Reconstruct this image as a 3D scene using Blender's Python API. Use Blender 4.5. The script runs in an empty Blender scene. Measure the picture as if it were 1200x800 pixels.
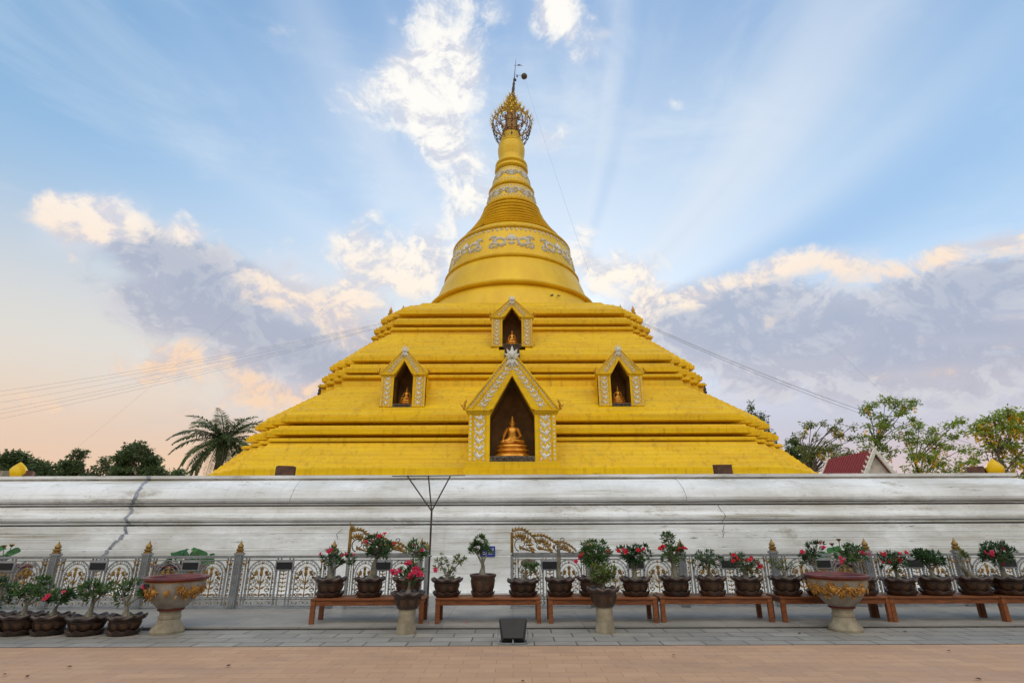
import bpy, math, random
from mathutils import Vector, Matrix
C = bpy.context.scene
COL = C.collection
R = math.radians

# ------------------------------------------------------------------ camera
F, CX, CY = 620.0, 600.0, 400.0          # focal length and centre in the photograph's pixels
TH = math.atan((618.0 - CY) / F)         # upward pitch: the horizon sits at row 618
EYE = 1.6
cam_d = bpy.data.cameras.new('camera')
cam = bpy.data.objects.new('camera', cam_d)
COL.objects.link(cam)
cam_d.sensor_width = 36.0
cam_d.lens = F / 1200.0 * 36.0
cam_d.clip_start = 0.1
cam_d.clip_end = 3000.0
cam.matrix_world = (Matrix.Translation((0, 0, EYE)) @ Matrix.Rotation(math.pi / 2 + TH, 4, 'X')
                    @ Matrix.Rotation(R(-0.2), 4, 'Z'))
C.camera = cam
C.render.resolution_x, C.render.resolution_y = 1024, 682
C.render.engine = 'CYCLES'
ct, st = math.cos(TH), math.sin(TH)


def at(x, y, Y):
    """world point at depth Y seen at photo position (x, y)"""
    u, v = (x - CX) / F, (CY - y) / F
    dx, dy, dz = u, ct - v * st, st + v * ct
    k = Y / dy
    return Vector((dx * k, Y, EYE + dz * k))


def azel(x, y):
    p = at(x, y, 1.0) - Vector((0, 0, EYE))
    p.normalize()
    return math.atan2(p.x, p.y), math.asin(p.z)


# ------------------------------------------------------------------ exposure
C.view_settings.view_transform = 'Standard'
C.view_settings.look = 'None'
C.view_settings.exposure = 0.0
C.view_settings.gamma = 1.0
C.view_settings.use_curve_mapping = False

# ------------------------------------------------------------------ sun (low, behind the pagoda, veiled by cloud)
SUN_AZ, SUN_EL = azel(648, 408)
sd = bpy.data.lights.new('sun', 'SUN')
sd.energy = 1.2
sd.angle = R(10)
sd.color = (1.0, 0.86, 0.68)
sun = bpy.data.objects.new('sun', sd)
COL.objects.link(sun)
to_sun = Vector((math.sin(SUN_AZ) * math.cos(SUN_EL), math.cos(SUN_AZ) * math.cos(SUN_EL), math.sin(SUN_EL)))
sun.rotation_euler = to_sun.to_track_quat('Z', 'Y').to_euler()

# ------------------------------------------------------------------ sky
W = bpy.data.worlds.new('World')
C.world = W
W.use_nodes = True
NT = W.node_tree
NT.nodes.clear()
L_ = NT.links


def nd(t, **k):
    n = NT.nodes.new(t)
    for a, b in k.items():
        setattr(n, a, b)
    return n


def lk(a, b):
    L_.new(a, b)


def setin(sock, v):
    if hasattr(v, 'is_linked') or isinstance(v, bpy.types.NodeSocket):
        lk(v, sock)
    else:
        sock.default_value = v


def mth(op, a, b=None, c=None, clamp=False):
    n = nd('ShaderNodeMath', operation=op, use_clamp=clamp)
    setin(n.inputs[0], a)
    if b is not None:
        setin(n.inputs[1], b)
    if c is not None:
        setin(n.inputs[2], c)
    return n.outputs[0]


def mixc(f, a, b, bt='MIX'):
    n = nd('ShaderNodeMix', data_type='RGBA', blend_type=bt)
    n.clamp_factor = True
    setin(n.inputs[0], f)
    setin(n.inputs[6], a if not isinstance(a, tuple) else (*a, 1))
    setin(n.inputs[7], b if not isinstance(b, tuple) else (*b, 1))
    return n.outputs[2]


def sstep(v, lo, hi, o0=0.0, o1=1.0):
    n = nd('ShaderNodeMapRange', interpolation_type='SMOOTHSTEP')
    setin(n.inputs[0], v)
    n.inputs[1].default_value, n.inputs[2].default_value = lo, hi
    n.inputs[3].default_value, n.inputs[4].default_value = o0, o1
    return n.outputs[0]


tc = nd('ShaderNodeTexCoord')
DIR = tc.outputs['Generated']
sx = nd('ShaderNodeSeparateXYZ')
lk(DIR, sx.inputs[0])
AZ = mth('ARCTAN2', sx.outputs[0], sx.outputs[1])
EL = mth('ARCSINE', sx.outputs[2])
cb = nd('ShaderNodeCombineXYZ')
lk(AZ, cb.inputs[0])
lk(EL, cb.inputs[1])
AE = cb.outputs[0]


def noise(vec, scale, detail, rough, off=(0, 0, 0), stretch=(1, 1, 1), dist=0.0):
    m = nd('ShaderNodeMapping')
    lk(vec, m.inputs[0])
    m.inputs[1].default_value = off
    m.inputs[3].default_value = stretch
    n = nd('ShaderNodeTexNoise')
    lk(m.outputs[0], n.inputs['Vector'])
    n.inputs['Scale'].default_value = scale
    n.inputs['Detail'].default_value = detail
    n.inputs['Roughness'].default_value = rough
    n.inputs['Distortion'].default_value = dist
    return n.outputs[0]


def blobs(lst):
    """sum of soft ellipses in azimuth / elevation; lst rows: centre x, y, half sizes, tilt, weight"""
    tot = None
    for (x, y, rx, ry, rot, w) in lst:
        a, e = azel(x, y)
        a2, e2 = azel(x + 1, y)
        a3, e3 = azel(x, y - 1)
        sxx = math.hypot(a2 - a, e2 - e)
        syy = math.hypot(a3 - a, e3 - e)
        tilt = math.atan2(e2 - e, a2 - a)
        m = nd('ShaderNodeMapping', vector_type='TEXTURE')
        lk(AE, m.inputs[0])
        m.inputs[1].default_value = (a, e, 0)
        m.inputs[2].default_value = (0, 0, R(rot) + tilt)
        m.inputs[3].default_value = (rx * sxx * 1.9, ry * syy * 1.9, 1)
        g = nd('ShaderNodeTexGradient', gradient_type='SPHERICAL')
        lk(m.outputs[0], g.inputs[0])
        s = mth('MULTIPLY', g.outputs[1], w)
        tot = s if tot is None else mth('ADD', tot, s)
    return tot


STR = 0.1
K = 1.0 / STR                              # cloud colours below are what the picture shows; the background strength scales them
sky = nd('ShaderNodeTexSky')
sky.sky_type = 'NISHITA'
sky.sun_disc = False
sky.sun_elevation = SUN_EL
sky.sun_rotation = SUN_AZ
sky.air_density = 1.0
sky.dust_density = 0.6
sky.ozone_density = 1.5


def kc(r, g, b, m=1.0):
    def f(c):
        c /= 255.0
        return (c / 12.92 if c <= 0.04045 else ((c + 0.055) / 1.055) ** 2.4) * K * m
    return (f(r), f(g), f(b))


# thin veil: pale blue air of the evening sky, thicker low down and toward the sun
n_big = noise(DIR, 1.6, 4, .55, (3, 1, 2), (1, 1, 1.6))
n_veil = noise(DIR, 2.6, 7, .62, (7, 2, 4), (1, 1.2, 2.6), .6)
sundist = nd('ShaderNodeVectorMath', operation='DISTANCE')
lk(DIR, sundist.inputs[0])
sundist.inputs[1].default_value = tuple(to_sun)
SDIST = sundist.outputs[1]
blue = mixc(sstep(EL, .40, .95), kc(180, 213, 241), kc(108, 160, 215))
blue = mixc(sstep(AZ, -.2, -.9, 0, .5), blue, kc(120, 172, 212))
skyc = mixc(.72, mixc(1.0, sky.outputs[0], (2.2, 2.2, 2.2), 'MULTIPLY'), blue)
veilf = mth('ADD', mth('MULTIPLY', sstep(n_veil, .46, .74), .34), sstep(SDIST, .90, .15, 0, .55))
skyc = mixc(veilf, skyc, kc(222, 234, 246))
# low band: peach on the left, pink lavender on the right
lowL = mth('MULTIPLY', sstep(EL, .56, .22), sstep(AZ, .15, -.30))
skyc = mixc(mth('MULTIPLY', lowL, .92), skyc, kc(230, 222, 210))
lowL2 = mth('MULTIPLY', sstep(EL, .28, .08), sstep(AZ, .10, -.25))
skyc = mixc(mth('MULTIPLY', lowL2, .85), skyc, kc(240, 200, 166))
lowR = mth('MULTIPLY', sstep(EL, .36, .12), sstep(AZ, .05, .3))
skyc = mixc(mth('MULTIPLY', lowR, .9), skyc, kc(198, 194, 208))
lowR2 = mth('MULTIPLY', sstep(EL, .17, .05), sstep(AZ, .25, .6))
skyc = mixc(mth('MULTIPLY', lowR2, .8), skyc, kc(226, 196, 190))
# crepuscular rays fanning out from the hidden sun
cxy = nd('ShaderNodeVectorMath', operation='SUBTRACT')
lk(AE, cxy.inputs[0])
cxy.inputs[1].default_value = (SUN_AZ, SUN_EL, 0)
sp = nd('ShaderNodeSeparateXYZ')
lk(cxy.outputs[0], sp.inputs[0])
PHI = mth('ARCTAN2', sp.outputs[1], sp.outputs[0])
cphi = nd('ShaderNodeCombineXYZ')
lk(PHI, cphi.inputs[0])
n_ray = noise(cphi.outputs[0], 3.4, 3, .55, (1.3, 0, 0))


def ray(x, y, w, amt):
    a, e = azel(x, y)
    ph = math.atan2(e - SUN_EL, a - SUN_AZ)
    d = mth('ABSOLUTE', mth('SUBTRACT', PHI, ph))
    return mth('MULTIPLY', sstep(d, w, 0.0), amt)


rays = mth('ADD', ray(905, 150, .20, .62), ray(455, 190, .12, .25))
rays = mth('ADD', rays, sstep(n_ray, .45, .75, 0, .28))
rays = mth('MULTIPLY', rays, mth('MULTIPLY', sstep(SDIST, 1.15, .45), sstep(SDIST, .05, .25)))
skyc = mixc(rays, skyc, kc(228, 236, 246))
dark_ray = mth('ADD', ray(1080, 215, .17, .5), mth('ADD', ray(745, 60, .08, .16), ray(380, 215, .12, .25)))
dark_ray = mth('MULTIPLY', mth('ADD', dark_ray, sstep(n_ray, .45, .2, 0, .3)), sstep(SDIST, 1.2, .4))
skyc = mixc(dark_ray, skyc, kc(128, 178, 230))

# clouds
GREY = [(150, 282, 52, 20, -18, .9), (240, 318, 62, 26, -22, 1.0), (290, 372, 105, 42, -12, 1.25), (370, 410, 75, 42, -10, 1.0),
        (430, 440, 70, 30, 0, .8), (470, 352, 45, 25, 0, .3), (190, 360, 60, 20, -10, .5),
        (1000, 375, 200, 38, 3, .95), (860, 372, 80, 34, 8, .85), (1150, 372, 110, 40, 5, .9), (1030, 425, 220, 34, 0, .6),
        (930, 420, 100, 34, 0, .5), (1140, 330, 70, 18, 6, .7), (740, 380, 40, 22, 0, .5), (1020, 470, 190, 26, 0, .45)]
BRIGHT = [(432, 108, 40, 20, 10, .7), (488, 92, 38, 40, 0, .8), (520, 50, 38, 56, -12, .85), (515, 120, 36, 44, 0, .75), (516, 165, 24, 40, 0, 1.1),
          (550, 205, 26, 30, 0, 1.1), (480, 130, 34, 26, 0, .45), (540, 80, 14, 30, 0, .6), (588, 10, 13, 16, 0, .7), (663, 28, 34, 26, -20, .95), (655, 5, 18, 14, 0, .7),
          (640, 160, 20, 13, 0, .8), (792, 122, 10, 6, 0, .6), (330, 36, 14, 8, 0, .5), (715, 40, 12, 5, 0, .5),
          (76, 266, 34, 26, 0, 1.0), (66, 244, 20, 18, 0, .8), (108, 250, 22, 20, 0, .9), (102, 234, 9, 9, 0, .6), (132, 248, 18, 18, 0, .8), (158, 252, 20, 20, 0, .9), (120, 275, 40, 14, 0, .6), (208, 266, 18, 14, 0, .9), (236, 274, 16, 10, 0, .7),
          (408, 285, 22, 20, 0, .8), (432, 252, 16, 9, 0, .7), (344, 298, 30, 13, 0, .6), (470, 300, 58, 26, 0, 1.1), (500, 320, 30, 25, 0, .7),
          (345, 342, 55, 26, -12, 1.1), (402, 368, 40, 26, -20, 1.0), (440, 330, 40, 22, 0, .6), (540, 250, 36, 18, 20, .9), (555, 170, 16, 24, 0, .4),
          (718, 318, 46, 22, 0, 1.1), (745, 365, 26, 24, 0, .8), (680, 275, 16, 14, 0, .6), (675, 300, 12, 14, 0, .5), (780, 350, 24, 12, 0, .6),
          (885, 322, 52, 10, 10, .8), (960, 304, 60, 12, 3, 1.0), (1022, 318, 36, 9, 0, .9), (1092, 308, 36, 11, 12, .9), (1155, 288, 52, 15, 6, 1.1),
          (826, 346, 36, 11, 16, .8), (920, 370, 44, 10, 12, .45), (1180, 372, 36, 8, 0, .7), (1000, 330, 60, 8, 0, .5), (1140, 400, 60, 8, 0, .45),
          (230, 425, 62, 16, 0, .75), (300, 470, 70, 20, 0, .8), (205, 405, 34, 11, 0, .6), (150, 440, 50, 13, 0, .5), (330, 455, 36, 16, 0, .6),
          (90, 470, 70, 14, 0, .4), (1060, 440, 90, 8, 6, .35)]
UP = -.028                                  # the same noise sampled a little higher up gives each cloud its lit and shaded sides


def pair(scale, detail, rough, off, stretch, dist):
    return (noise(DIR, scale, detail, rough, off, stretch, dist),
            noise(DIR, scale, detail, rough, (off[0] - .006, off[1], off[2] + UP * 9 / scale), stretch, dist))


n_c, n_c2 = pair(7.0, 7, .62, (1, 5, 2), (1, 1, 1.2), .7)
n_m, n_m2 = pair(15, 6, .66, (2, 7, 3), (1, 1, 1.3), .9)
n_f = noise(DIR, 34, 6, .65, (4, 1, 9), (1, 1, 1.2), .8)


def puffs(scale, off):
    m = nd('ShaderNodeMapping')
    lk(DIR, m.inputs[0])
    m.inputs[1].default_value = off
    ad = nd('ShaderNodeVectorMath', operation='ADD')
    cc = nd('ShaderNodeCombineXYZ')
    lk(mth('MULTIPLY', n_m, .05), cc.inputs[0])
    lk(mth('MULTIPLY', n_c, .05), cc.inputs[2])
    lk(m.outputs[0], ad.inputs[0])
    lk(cc.outputs[0], ad.inputs[1])
    v = nd('ShaderNodeTexVoronoi', feature='SMOOTH_F1')
    lk(ad.outputs[0], v.inputs['Vector'])
    v.inputs['Scale'].default_value = scale
    v.inputs['Smoothness'].default_value = .35
    return v.outputs['Distance']


puff = mth('ADD', mth('MULTIPLY', mth('SUBTRACT', .5, puffs(13, (0, 0, 0))), .75), mth('MULTIPLY', mth('SUBTRACT', .5, puffs(27, (3, 1, 0))), .45))
fluff = mth('ADD', mth('MULTIPLY', mth('SUBTRACT', n_c, .5), 1.5),
            mth('ADD', mth('MULTIPLY', mth('SUBTRACT', n_m, .5), 1.3), mth('MULTIPLY', mth('SUBTRACT', n_f, .5), .8)))
fluff = mth('ADD', fluff, mth('SUBTRACT', puff, .05))
soft = mth('ADD', mth('MULTIPLY', mth('SUBTRACT', n_c, .5), 1.8), mth('ADD', mth('MULTIPLY', mth('SUBTRACT', n_m, .5), .9), mth('MULTIPLY', puff, .4)))
dg = blobs(GREY)
db = blobs(BRIGHT)
gd = mth('ADD', dg, soft)
gm = mth('MULTIPLY', sstep(gd, .08, .80), sstep(dg, .0, .25))
bd = mth('ADD', db, fluff)
bm = mth('MULTIPLY', sstep(bd, .10, 1.05), sstep(db, .0, .30))
relief = mth('ADD', mth('MULTIPLY', mth('SUBTRACT', n_c, n_c2), 1.6), mth('ADD', mth('MULTIPLY', mth('SUBTRACT', n_m, n_m2), 1.1), mth('MULTIPLY', mth('SUBTRACT', n_f, .5), .35)))
gcol = mixc(sstep(EL, .12, .5), kc(196, 192, 202), kc(172, 182, 203))
gcol = mixc(sstep(relief, -.08, .18, 0, .9), gcol, kc(218, 216, 220))
gcol = mixc(sstep(gd, .5, 1.5, 0, .55), gcol, kc(158, 170, 195))
skyc = mixc(mth('MULTIPLY', gm, .88), skyc, gcol)
warm = mixc(sstep(EL, .2, .62), kc(250, 216, 184), kc(255, 252, 246, 1.02))
warm = mixc(sstep(SDIST, .5, .1, 0, .55), warm, kc(255, 247, 230, 1.1))
bshade = mixc(sstep(EL, .2, .55), kc(214, 198, 196), kc(214, 218, 230))
lit = sstep(mth('ADD', relief, mth('MULTIPLY', mth('SUBTRACT', bd, .75), .10)), -.22, .16)
bcol = mixc(lit, bshade, warm)
skyc = mixc(sstep(db, .05, 1.0, 0, .28), skyc, kc(228, 232, 242))
skyc = mixc(mth('MULTIPLY', bm, .96), skyc, bcol)
# the sky behind the viewer: a bright cloud bank added as unseen fill light for the front
n_back = noise(DIR, 2.2, 6, .55, (2, 8, 1))
backm = mth('MULTIPLY', sstep(sx.outputs[1], .05, -.45), sstep(n_back, .30, .55, .35, 1.0))
backm = mth('MULTIPLY', backm, sstep(sx.outputs[2], .05, .5))
skyc = mixc(backm, skyc, kc(255, 250, 240, 2.25))
# dark band added low behind the viewer, cuts low light to deepen the shading
lowdark = mth('MULTIPLY', sstep(sx.outputs[1], .0, -.25), sstep(sx.outputs[2], .42, .26))
skyc = mixc(lowdark, skyc, kc(70, 76, 62))
# below the horizon
skyc = mixc(sstep(sx.outputs[2], .0, -.06), skyc, kc(120, 112, 100))
bg = nd('ShaderNodeBackground')
lk(skyc, bg.inputs[0])
bg.inputs[1].default_value = STR
out = nd('ShaderNodeOutputWorld')
lk(bg.outputs[0], out.inputs[0])
W.cycles.sampling_method = 'MANUAL'
W.cycles.sample_map_resolution = 512
# ------------------------------------------------------------------ helpers
class MB:
    """collects geometry for one mesh object"""
    def __init__(s):
        s.v, s.f = [], []

    def add(s, vs, fs, M=None):
        o = len(s.v)
        for p in vs:
            p = Vector(p)
            s.v.append(M @ p if M is not None else p)
        for q in fs:
            s.f.append([i + o for i in q])

    def box(s, x0, x1, y0, y1, z0, z1, M=None):
        s.add([(x0, y0, z0), (x1, y0, z0), (x1, y1, z0), (x0, y1, z0), (x0, y0, z1), (x1, y0, z1), (x1, y1, z1), (x0, y1, z1)],
              [(0, 3, 2, 1), (4, 5, 6, 7), (0, 1, 5, 4), (1, 2, 6, 5), (2, 3, 7, 6), (3, 0, 4, 7)], M)

    def prism(s, poly, y0, y1, M=None):
        """outline in x, z pushed along y; outline listed counter-clockwise as seen from -y"""
        n = len(poly)
        vs = [(x, y0, z) for x, z in poly] + [(x, y1, z) for x, z in poly]
        fs = [list(range(n)), list(range(2 * n - 1, n - 1, -1))]
        for i in range(n):
            j = (i + 1) % n
            fs.append([j, i, i + n, j + n])
        s.add(vs, fs, M)

    def tube(s, pts, r, n=6, closed=False, M=None, flat=1.0):
        pts = [Vector(p) for p in pts]
        m = len(pts)
        rs = r if isinstance(r, (list, tuple)) else [r] * m
        vs, fs = [], []
        nrm = None
        for i, p in enumerate(pts):
            a = pts[(i - 1) % m] if (closed or i > 0) else p
            b = pts[(i + 1) % m] if (closed or i < m - 1) else p
            t = (b - a)
            if t.length < 1e-9:
                t = Vector((0, 0, 1))
            t.normalize()
            if nrm is None:
                nrm = t.cross(Vector((0, 1, 0)))
                if nrm.length < .1:
                    nrm = t.cross(Vector((1, 0, 0)))
            nrm = nrm - t * nrm.dot(t)
            nrm.normalize()
            bn = t.cross(nrm)
            for k in range(n):
                q = 2 * math.pi * (k + .5) / n
                vs.append(p + nrm * math.cos(q) * rs[i] + bn * math.sin(q) * rs[i] * flat)
        for i in range(m if closed else m - 1):
            j = (i + 1) % m
            for k in range(n):
                l = (k + 1) % n
                fs.append((i * n + k, i * n + l, j * n + l, j * n + k))
        if not closed:
            fs.append(list(range(n - 1, -1, -1)))
            fs.append([(m - 1) * n + k for k in range(n)])
        s.add(vs, fs, M)

    def lathe(s, prof, n=48, M=None, mod=None, cap0=True, cap1=True, sx=1.0, sy=1.0):
        """profile rows (r, z) from bottom to top round the z axis"""
        vs, fs = [], []
        for i, (r, z) in enumerate(prof):
            for k in range(n):
                q = 2 * math.pi * k / n
                rr, zz = (r, z) if mod is None else mod(r, z, q, i)
                vs.append((rr * math.cos(q) * sx, rr * math.sin(q) * sy, zz))
        for i in range(len(prof) - 1):
            for k in range(n):
                l = (k + 1) % n
                fs.append((i * n + k, i * n + l, (i + 1) * n + l, (i + 1) * n + k))
        if cap0:
            fs.append(list(range(n - 1, -1, -1)))
        if cap1:
            fs.append([(len(prof) - 1) * n + k for k in range(n)])
        s.add(vs, fs, M)

    def leaf(s, p, d, nrm, L, Wd, h=0.0, double=False):
        """a pointed leaf shape lying along d, raised h at its middle; relief carving and foliage"""
        p, d, nrm = Vector(p), Vector(d).normalized(), Vector(nrm)
        b = d.cross(nrm)
        if b.length < 1e-6:
            b = d.orthogonal()
        b.normalize()
        u = b.cross(d)
        u.normalize()
        if u.dot(nrm) < 0:
            u = -u
        m = p + d * L * .45
        o = len(s.v)
        s.v += [p, m + b * Wd * .5, p + d * L, m - b * Wd * .5, m + u * h]
        s.f += [[o, o + 1, o + 4], [o + 1, o + 2, o + 4], [o + 2, o + 3, o + 4], [o + 3, o, o + 4]]
        if double:
            s.f += [[o + 3, o + 2, o + 1, o]]

    def blob(s, c, rx, ry, rz, nu=8, nv=6, M=None):
        prof = [(max(.02, math.sin(math.pi * i / nv)), -math.cos(math.pi * i / nv)) for i in range(nv + 1)]
        T = Matrix.Translation(c) @ Matrix.Diagonal((rx, ry, rz, 1))
        s.lathe(prof, nu, (M @ T) if M is not None else T)

    def build(s, name, mat, parent=None, off=(0, 0, 0), smooth=None, bevel=0.0, more=None):
        me = bpy.data.meshes.new(name)
        nf = len(s.f)
        if more:
            s.add(more[0].v, more[0].f)
        off = Vector(off)
        me.from_pydata([tuple(p - off) for p in s.v], [], s.f)
        me.materials.append(mat)
        if more:
            me.materials.append(more[1])
            me.polygons.foreach_set('material_index', [0] * nf + [1] * (len(s.f) - nf))
        if smooth:
            me.polygons.foreach_set('use_smooth', [True] * len(me.polygons))
            me.set_sharp_from_angle(angle=R(smooth))
        me.update()
        o = bpy.data.objects.new(name, me)
        COL.objects.link(o)
        if parent is not None:
            o.parent = parent
        if bevel:
            b = o.modifiers.new('bevel', 'BEVEL')
            b.width = bevel
            b.segments = 2
            b.limit_method = 'ANGLE'
            b.angle_limit = R(40)
        return o


def tag(o, label=None, cat=None, group=None, kind=None):
    if label:
        o['label'] = label
    if cat:
        o['category'] = cat
    if group:
        o['group'] = group
    if kind:
        o['kind'] = kind
    return o


def thing(name, loc, label, cat, group=None, rz=0.0, scale=1.0):
    o = bpy.data.objects.new(name, None)
    o.empty_display_size = .2
    COL.objects.link(o)
    o.location = loc
    o.rotation_euler = (0, 0, rz)
    o.scale = (scale,) * 3
    return tag(o, label, cat, group)


def copy_tree(o, parent=None):
    c = o.copy()
    COL.objects.link(c)
    if parent is not None:
        c.parent = parent
    for ch in list(o.children):
        copy_tree(ch, c)
    return c


# ------------------------------------------------------------------ materials
def lin(r, g, b):
    def f(c):
        c /= 255.0
        return c / 12.92 if c <= 0.04045 else ((c + 0.055) / 1.055) ** 2.4
    return (f(r), f(g), f(b), 1.0)


class Mat:
    def __init__(s, name, rough=.6, metal=0.0, spec=.5):
        s.m = bpy.data.materials.new(name)
        s.m.use_nodes = True
        s.t = s.m.node_tree
        s.b = s.t.nodes['Principled BSDF']
        s.b.inputs['Roughness'].default_value = rough
        s.b.inputs['Metallic'].default_value = metal
        s.b.inputs['Specular IOR Level'].default_value = spec
        s.tc = s.t.nodes.new('ShaderNodeTexCoord')
        s.c = None

    def n(s, t, **k):
        q = s.t.nodes.new(t)
        for a, b in k.items():
            setattr(q, a, b)
        return q

    def l(s, a, b):
        s.t.links.new(a, b)

    def vec(s, scale=(1, 1, 1), coord='Object', rot=(0, 0, 0)):
        m = s.n('ShaderNodeMapping')
        s.l(s.tc.outputs[coord], m.inputs[0])
        m.inputs['Scale'].default_value = scale
        m.inputs['Rotation'].default_value = rot
        return m.outputs[0]

    def noise(s, scale=3, detail=5, rough=.55, stretch=(1, 1, 1), lo=.35, hi=.65, coord='Object', amt=1.0):
        q = s.n('ShaderNodeTexNoise')
        s.l(s.vec(stretch, coord), q.inputs['Vector'])
        q.inputs['Scale'].default_value = scale
        q.inputs['Detail'].default_value = detail
        q.inputs['Roughness'].default_value = rough
        r = s.n('ShaderNodeMapRange')
        s.l(q.outputs[0], r.inputs[0])
        r.inputs[1].default_value, r.inputs[2].default_value = lo, hi
        r.inputs[3].default_value, r.inputs[4].default_value = 0.0, amt
        return r.outputs[0]

    def base(s, col):
        s.c = col
        s.b.inputs['Base Color'].default_value = col
        return s

    def mix(s, fac, col, bt='MIX'):
        q = s.n('ShaderNodeMix', data_type='RGBA', blend_type=bt)
        if isinstance(fac, (int, float)):
            q.inputs[0].default_value = fac
        else:
            s.l(fac, q.inputs[0])
        for sock, v in ((q.inputs[6], s.c), (q.inputs[7], col)):
            if isinstance(v, tuple):
                sock.default_value = v
            else:
                s.l(v, sock)
        s.c = q.outputs[2]
        s.l(s.c, s.b.inputs['Base Color'])
        return s

    def vary(s, amt=.25):
        """a different tone for every object that carries the material"""
        oi = s.n('ShaderNodeObjectInfo')
        h = s.n('ShaderNodeHueSaturation')
        r = s.n('ShaderNodeMapRange')
        s.l(oi.outputs['Random'], r.inputs[0])
        r.inputs[3].default_value, r.inputs[4].default_value = 1 - amt, 1 + amt
        s.l(r.outputs[0], h.inputs['Value'])
        if isinstance(s.c, tuple):
            h.inputs['Color'].default_value = s.c
        else:
            s.l(s.c, h.inputs['Color'])
        s.c = h.outputs[0]
        s.l(s.c, s.b.inputs['Base Color'])
        return s

    def bump(s, h, strength=.3, dist=.02):
        q = s.n('ShaderNodeBump')
        q.inputs['Strength'].default_value = strength
        q.inputs['Distance'].default_value = dist
        s.l(h, q.inputs['Height'])
        if s.b.inputs['Normal'].is_linked:
            s.l(s.b.inputs['Normal'].links[0].from_socket, q.inputs['Normal'])
        s.l(q.outputs[0], s.b.inputs['Normal'])
        return s

    def rough(s, fac, lo, hi):
        r = s.n('ShaderNodeMapRange')
        s.l(fac, r.inputs[0])
        r.inputs[3].default_value, r.inputs[4].default_value = lo, hi
        s.l(r.outputs[0], s.b.inputs['Roughness'])
        return s


def simple(name, col, col2, scale=6, rough=.6, metal=0.0, bump=.15, stretch=(1, 1, 1), vary=0.0, spec=.5):
    m = Mat(name, rough, metal, spec).base(lin(*col))
    m.mix(m.noise(scale, 5, .6, stretch), lin(*col2))
    if vary:
        m.vary(vary)
    if bump:
        m.bump(m.noise(scale * 5, 4, .6, stretch, 0, 1), bump, .01)
    return m.m


M = {}
# gold paint: weathered, with courses of faded boards and drips
g = Mat('gold_paint', .46, .0, .3).base(lin(238, 192, 3))
g.mix(g.noise(1.1, 6, .6, (.35, .35, 2.2), .38, .7, amt=.75), lin(216, 166, 1))
g.mix(g.noise(.9, 5, .6, (.22, .22, 7), .50, .68, amt=.6), lin(206, 170, 30))
g.mix(g.noise(2.2, 6, .7, (2.5, 2.5, .22), .52, .72, amt=.6), lin(160, 116, 4))
g.mix(g.noise(.5, 7, .75, (1, 1, 1), .60, .70, amt=.5), lin(204, 168, 44))
g.mix(g.noise(3.2, 8, .8, (.6, .6, 1.6), .62, .70, amt=.75), lin(124, 92, 26))
g.mix(g.noise(1.6, 3, .5, (.16, .16, 14), .60, .68, amt=.16), lin(150, 108, 8))
g.mix(g.noise(.8, 8, .75, (3.2, 3.2, .16), .56, .70, amt=.45), lin(176, 138, 30))
g.bump(g.noise(9, 5, .6, (1, 1, 3), 0, 1), .25, .02)
g.rough(g.noise(2.5, 5, .6), .34, .6)
M['gold'] = g.m
g = Mat('gold_leaf_paint', .42, .12, .4).base(lin(238, 194, 30))
g.mix(g.noise(.8, 6, .6, (1, 1, .5), .35, .7, amt=.8), lin(216, 168, 16))
g.mix(g.noise(1.4, 6, .7, (2.2, 2.2, .3), .58, .8, amt=.5), lin(184, 138, 24))
g.mix(g.noise(1.1, 7, .75, (1, 1, 1), .60, .70, amt=.45), lin(220, 188, 84))
g.mix(g.noise(3.5, 8, .8, (.7, .7, 1.5), .66, .73, amt=.6), lin(140, 100, 30))
g.bump(g.noise(8, 4, .6, (1, 1, 1), 0, 1), .2, .02)
M['gold2'] = g.m
M['gold_trim'] = simple('gold_trim', (206, 152, 30), (170, 116, 18), 8, .38, .35, .2)
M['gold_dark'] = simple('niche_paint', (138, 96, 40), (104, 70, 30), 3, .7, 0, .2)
M['silver'] = simple('silver_relief', (232, 228, 218), (196, 190, 176), 9, .45, .1, .2)
M['bronze'] = simple('gilded_bronze', (236, 166, 56), (206, 130, 34), 6, .3, .5, .1)
M['carved'] = simple('carved_grey', (120, 108, 92), (66, 56, 44), 14, .7, 0, .6)
M['brown_board'] = simple('brown_board', (78, 54, 34), (48, 32, 22), 9, .7, 0, .3)
M['crown_metal'] = simple('crown_metal', (222, 184, 62), (182, 138, 34), 10, .35, .55, .1)
M['crown_dark'] = simple('crown_tarnish', (104, 74, 62), (70, 48, 50), 8, .5, .3, .1)
M['steel_dark'] = simple('dark_steel', (58, 54, 50), (82, 70, 58), 5, .55, .3, .1)
M['wire'] = simple('cable_steel', (150, 150, 156), (120, 120, 126), 5, .5, .3, 0)
# whitewashed wall: grime runs, mould in patches, worn foot
w = Mat('whitewash', .78, 0, .3).base(lin(236, 237, 238))
w.mix(w.noise(.6, 7, .65, (.4, 1, 1.3), .40, .62, amt=.8), lin(200, 200, 197))
w.mix(w.noise(1.7, 8, .7, (2.6, .12, .25), .52, .74, amt=.22), lin(160, 156, 146))
w.mix(w.noise(1.4, 8, .74, (.14, .3, 5.0), .53, .68, amt=.9), lin(160, 150, 130))
w.mix(w.noise(.35, 7, .7, (1, .3, 2.2), .46, .66, amt=.6), lin(186, 182, 172))
w.mix(w.noise(2.4, 9, .82, (.5, .3, 2.4), .58, .66, amt=.6), lin(146, 136, 116))
w.mix(w.noise(.8, 9, .8, (.5, .5, 1.6), .56, .66, amt=.6), lin(146, 134, 112))
w.mix(w.noise(5, 8, .75, (.4, .4, 2.5), .61, .70, amt=.85), lin(92, 86, 76))
w.bump(w.noise(5, 8, .65, (1, 1, 1), 0, 1), .35, .03)
M['white'] = w.m
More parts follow.
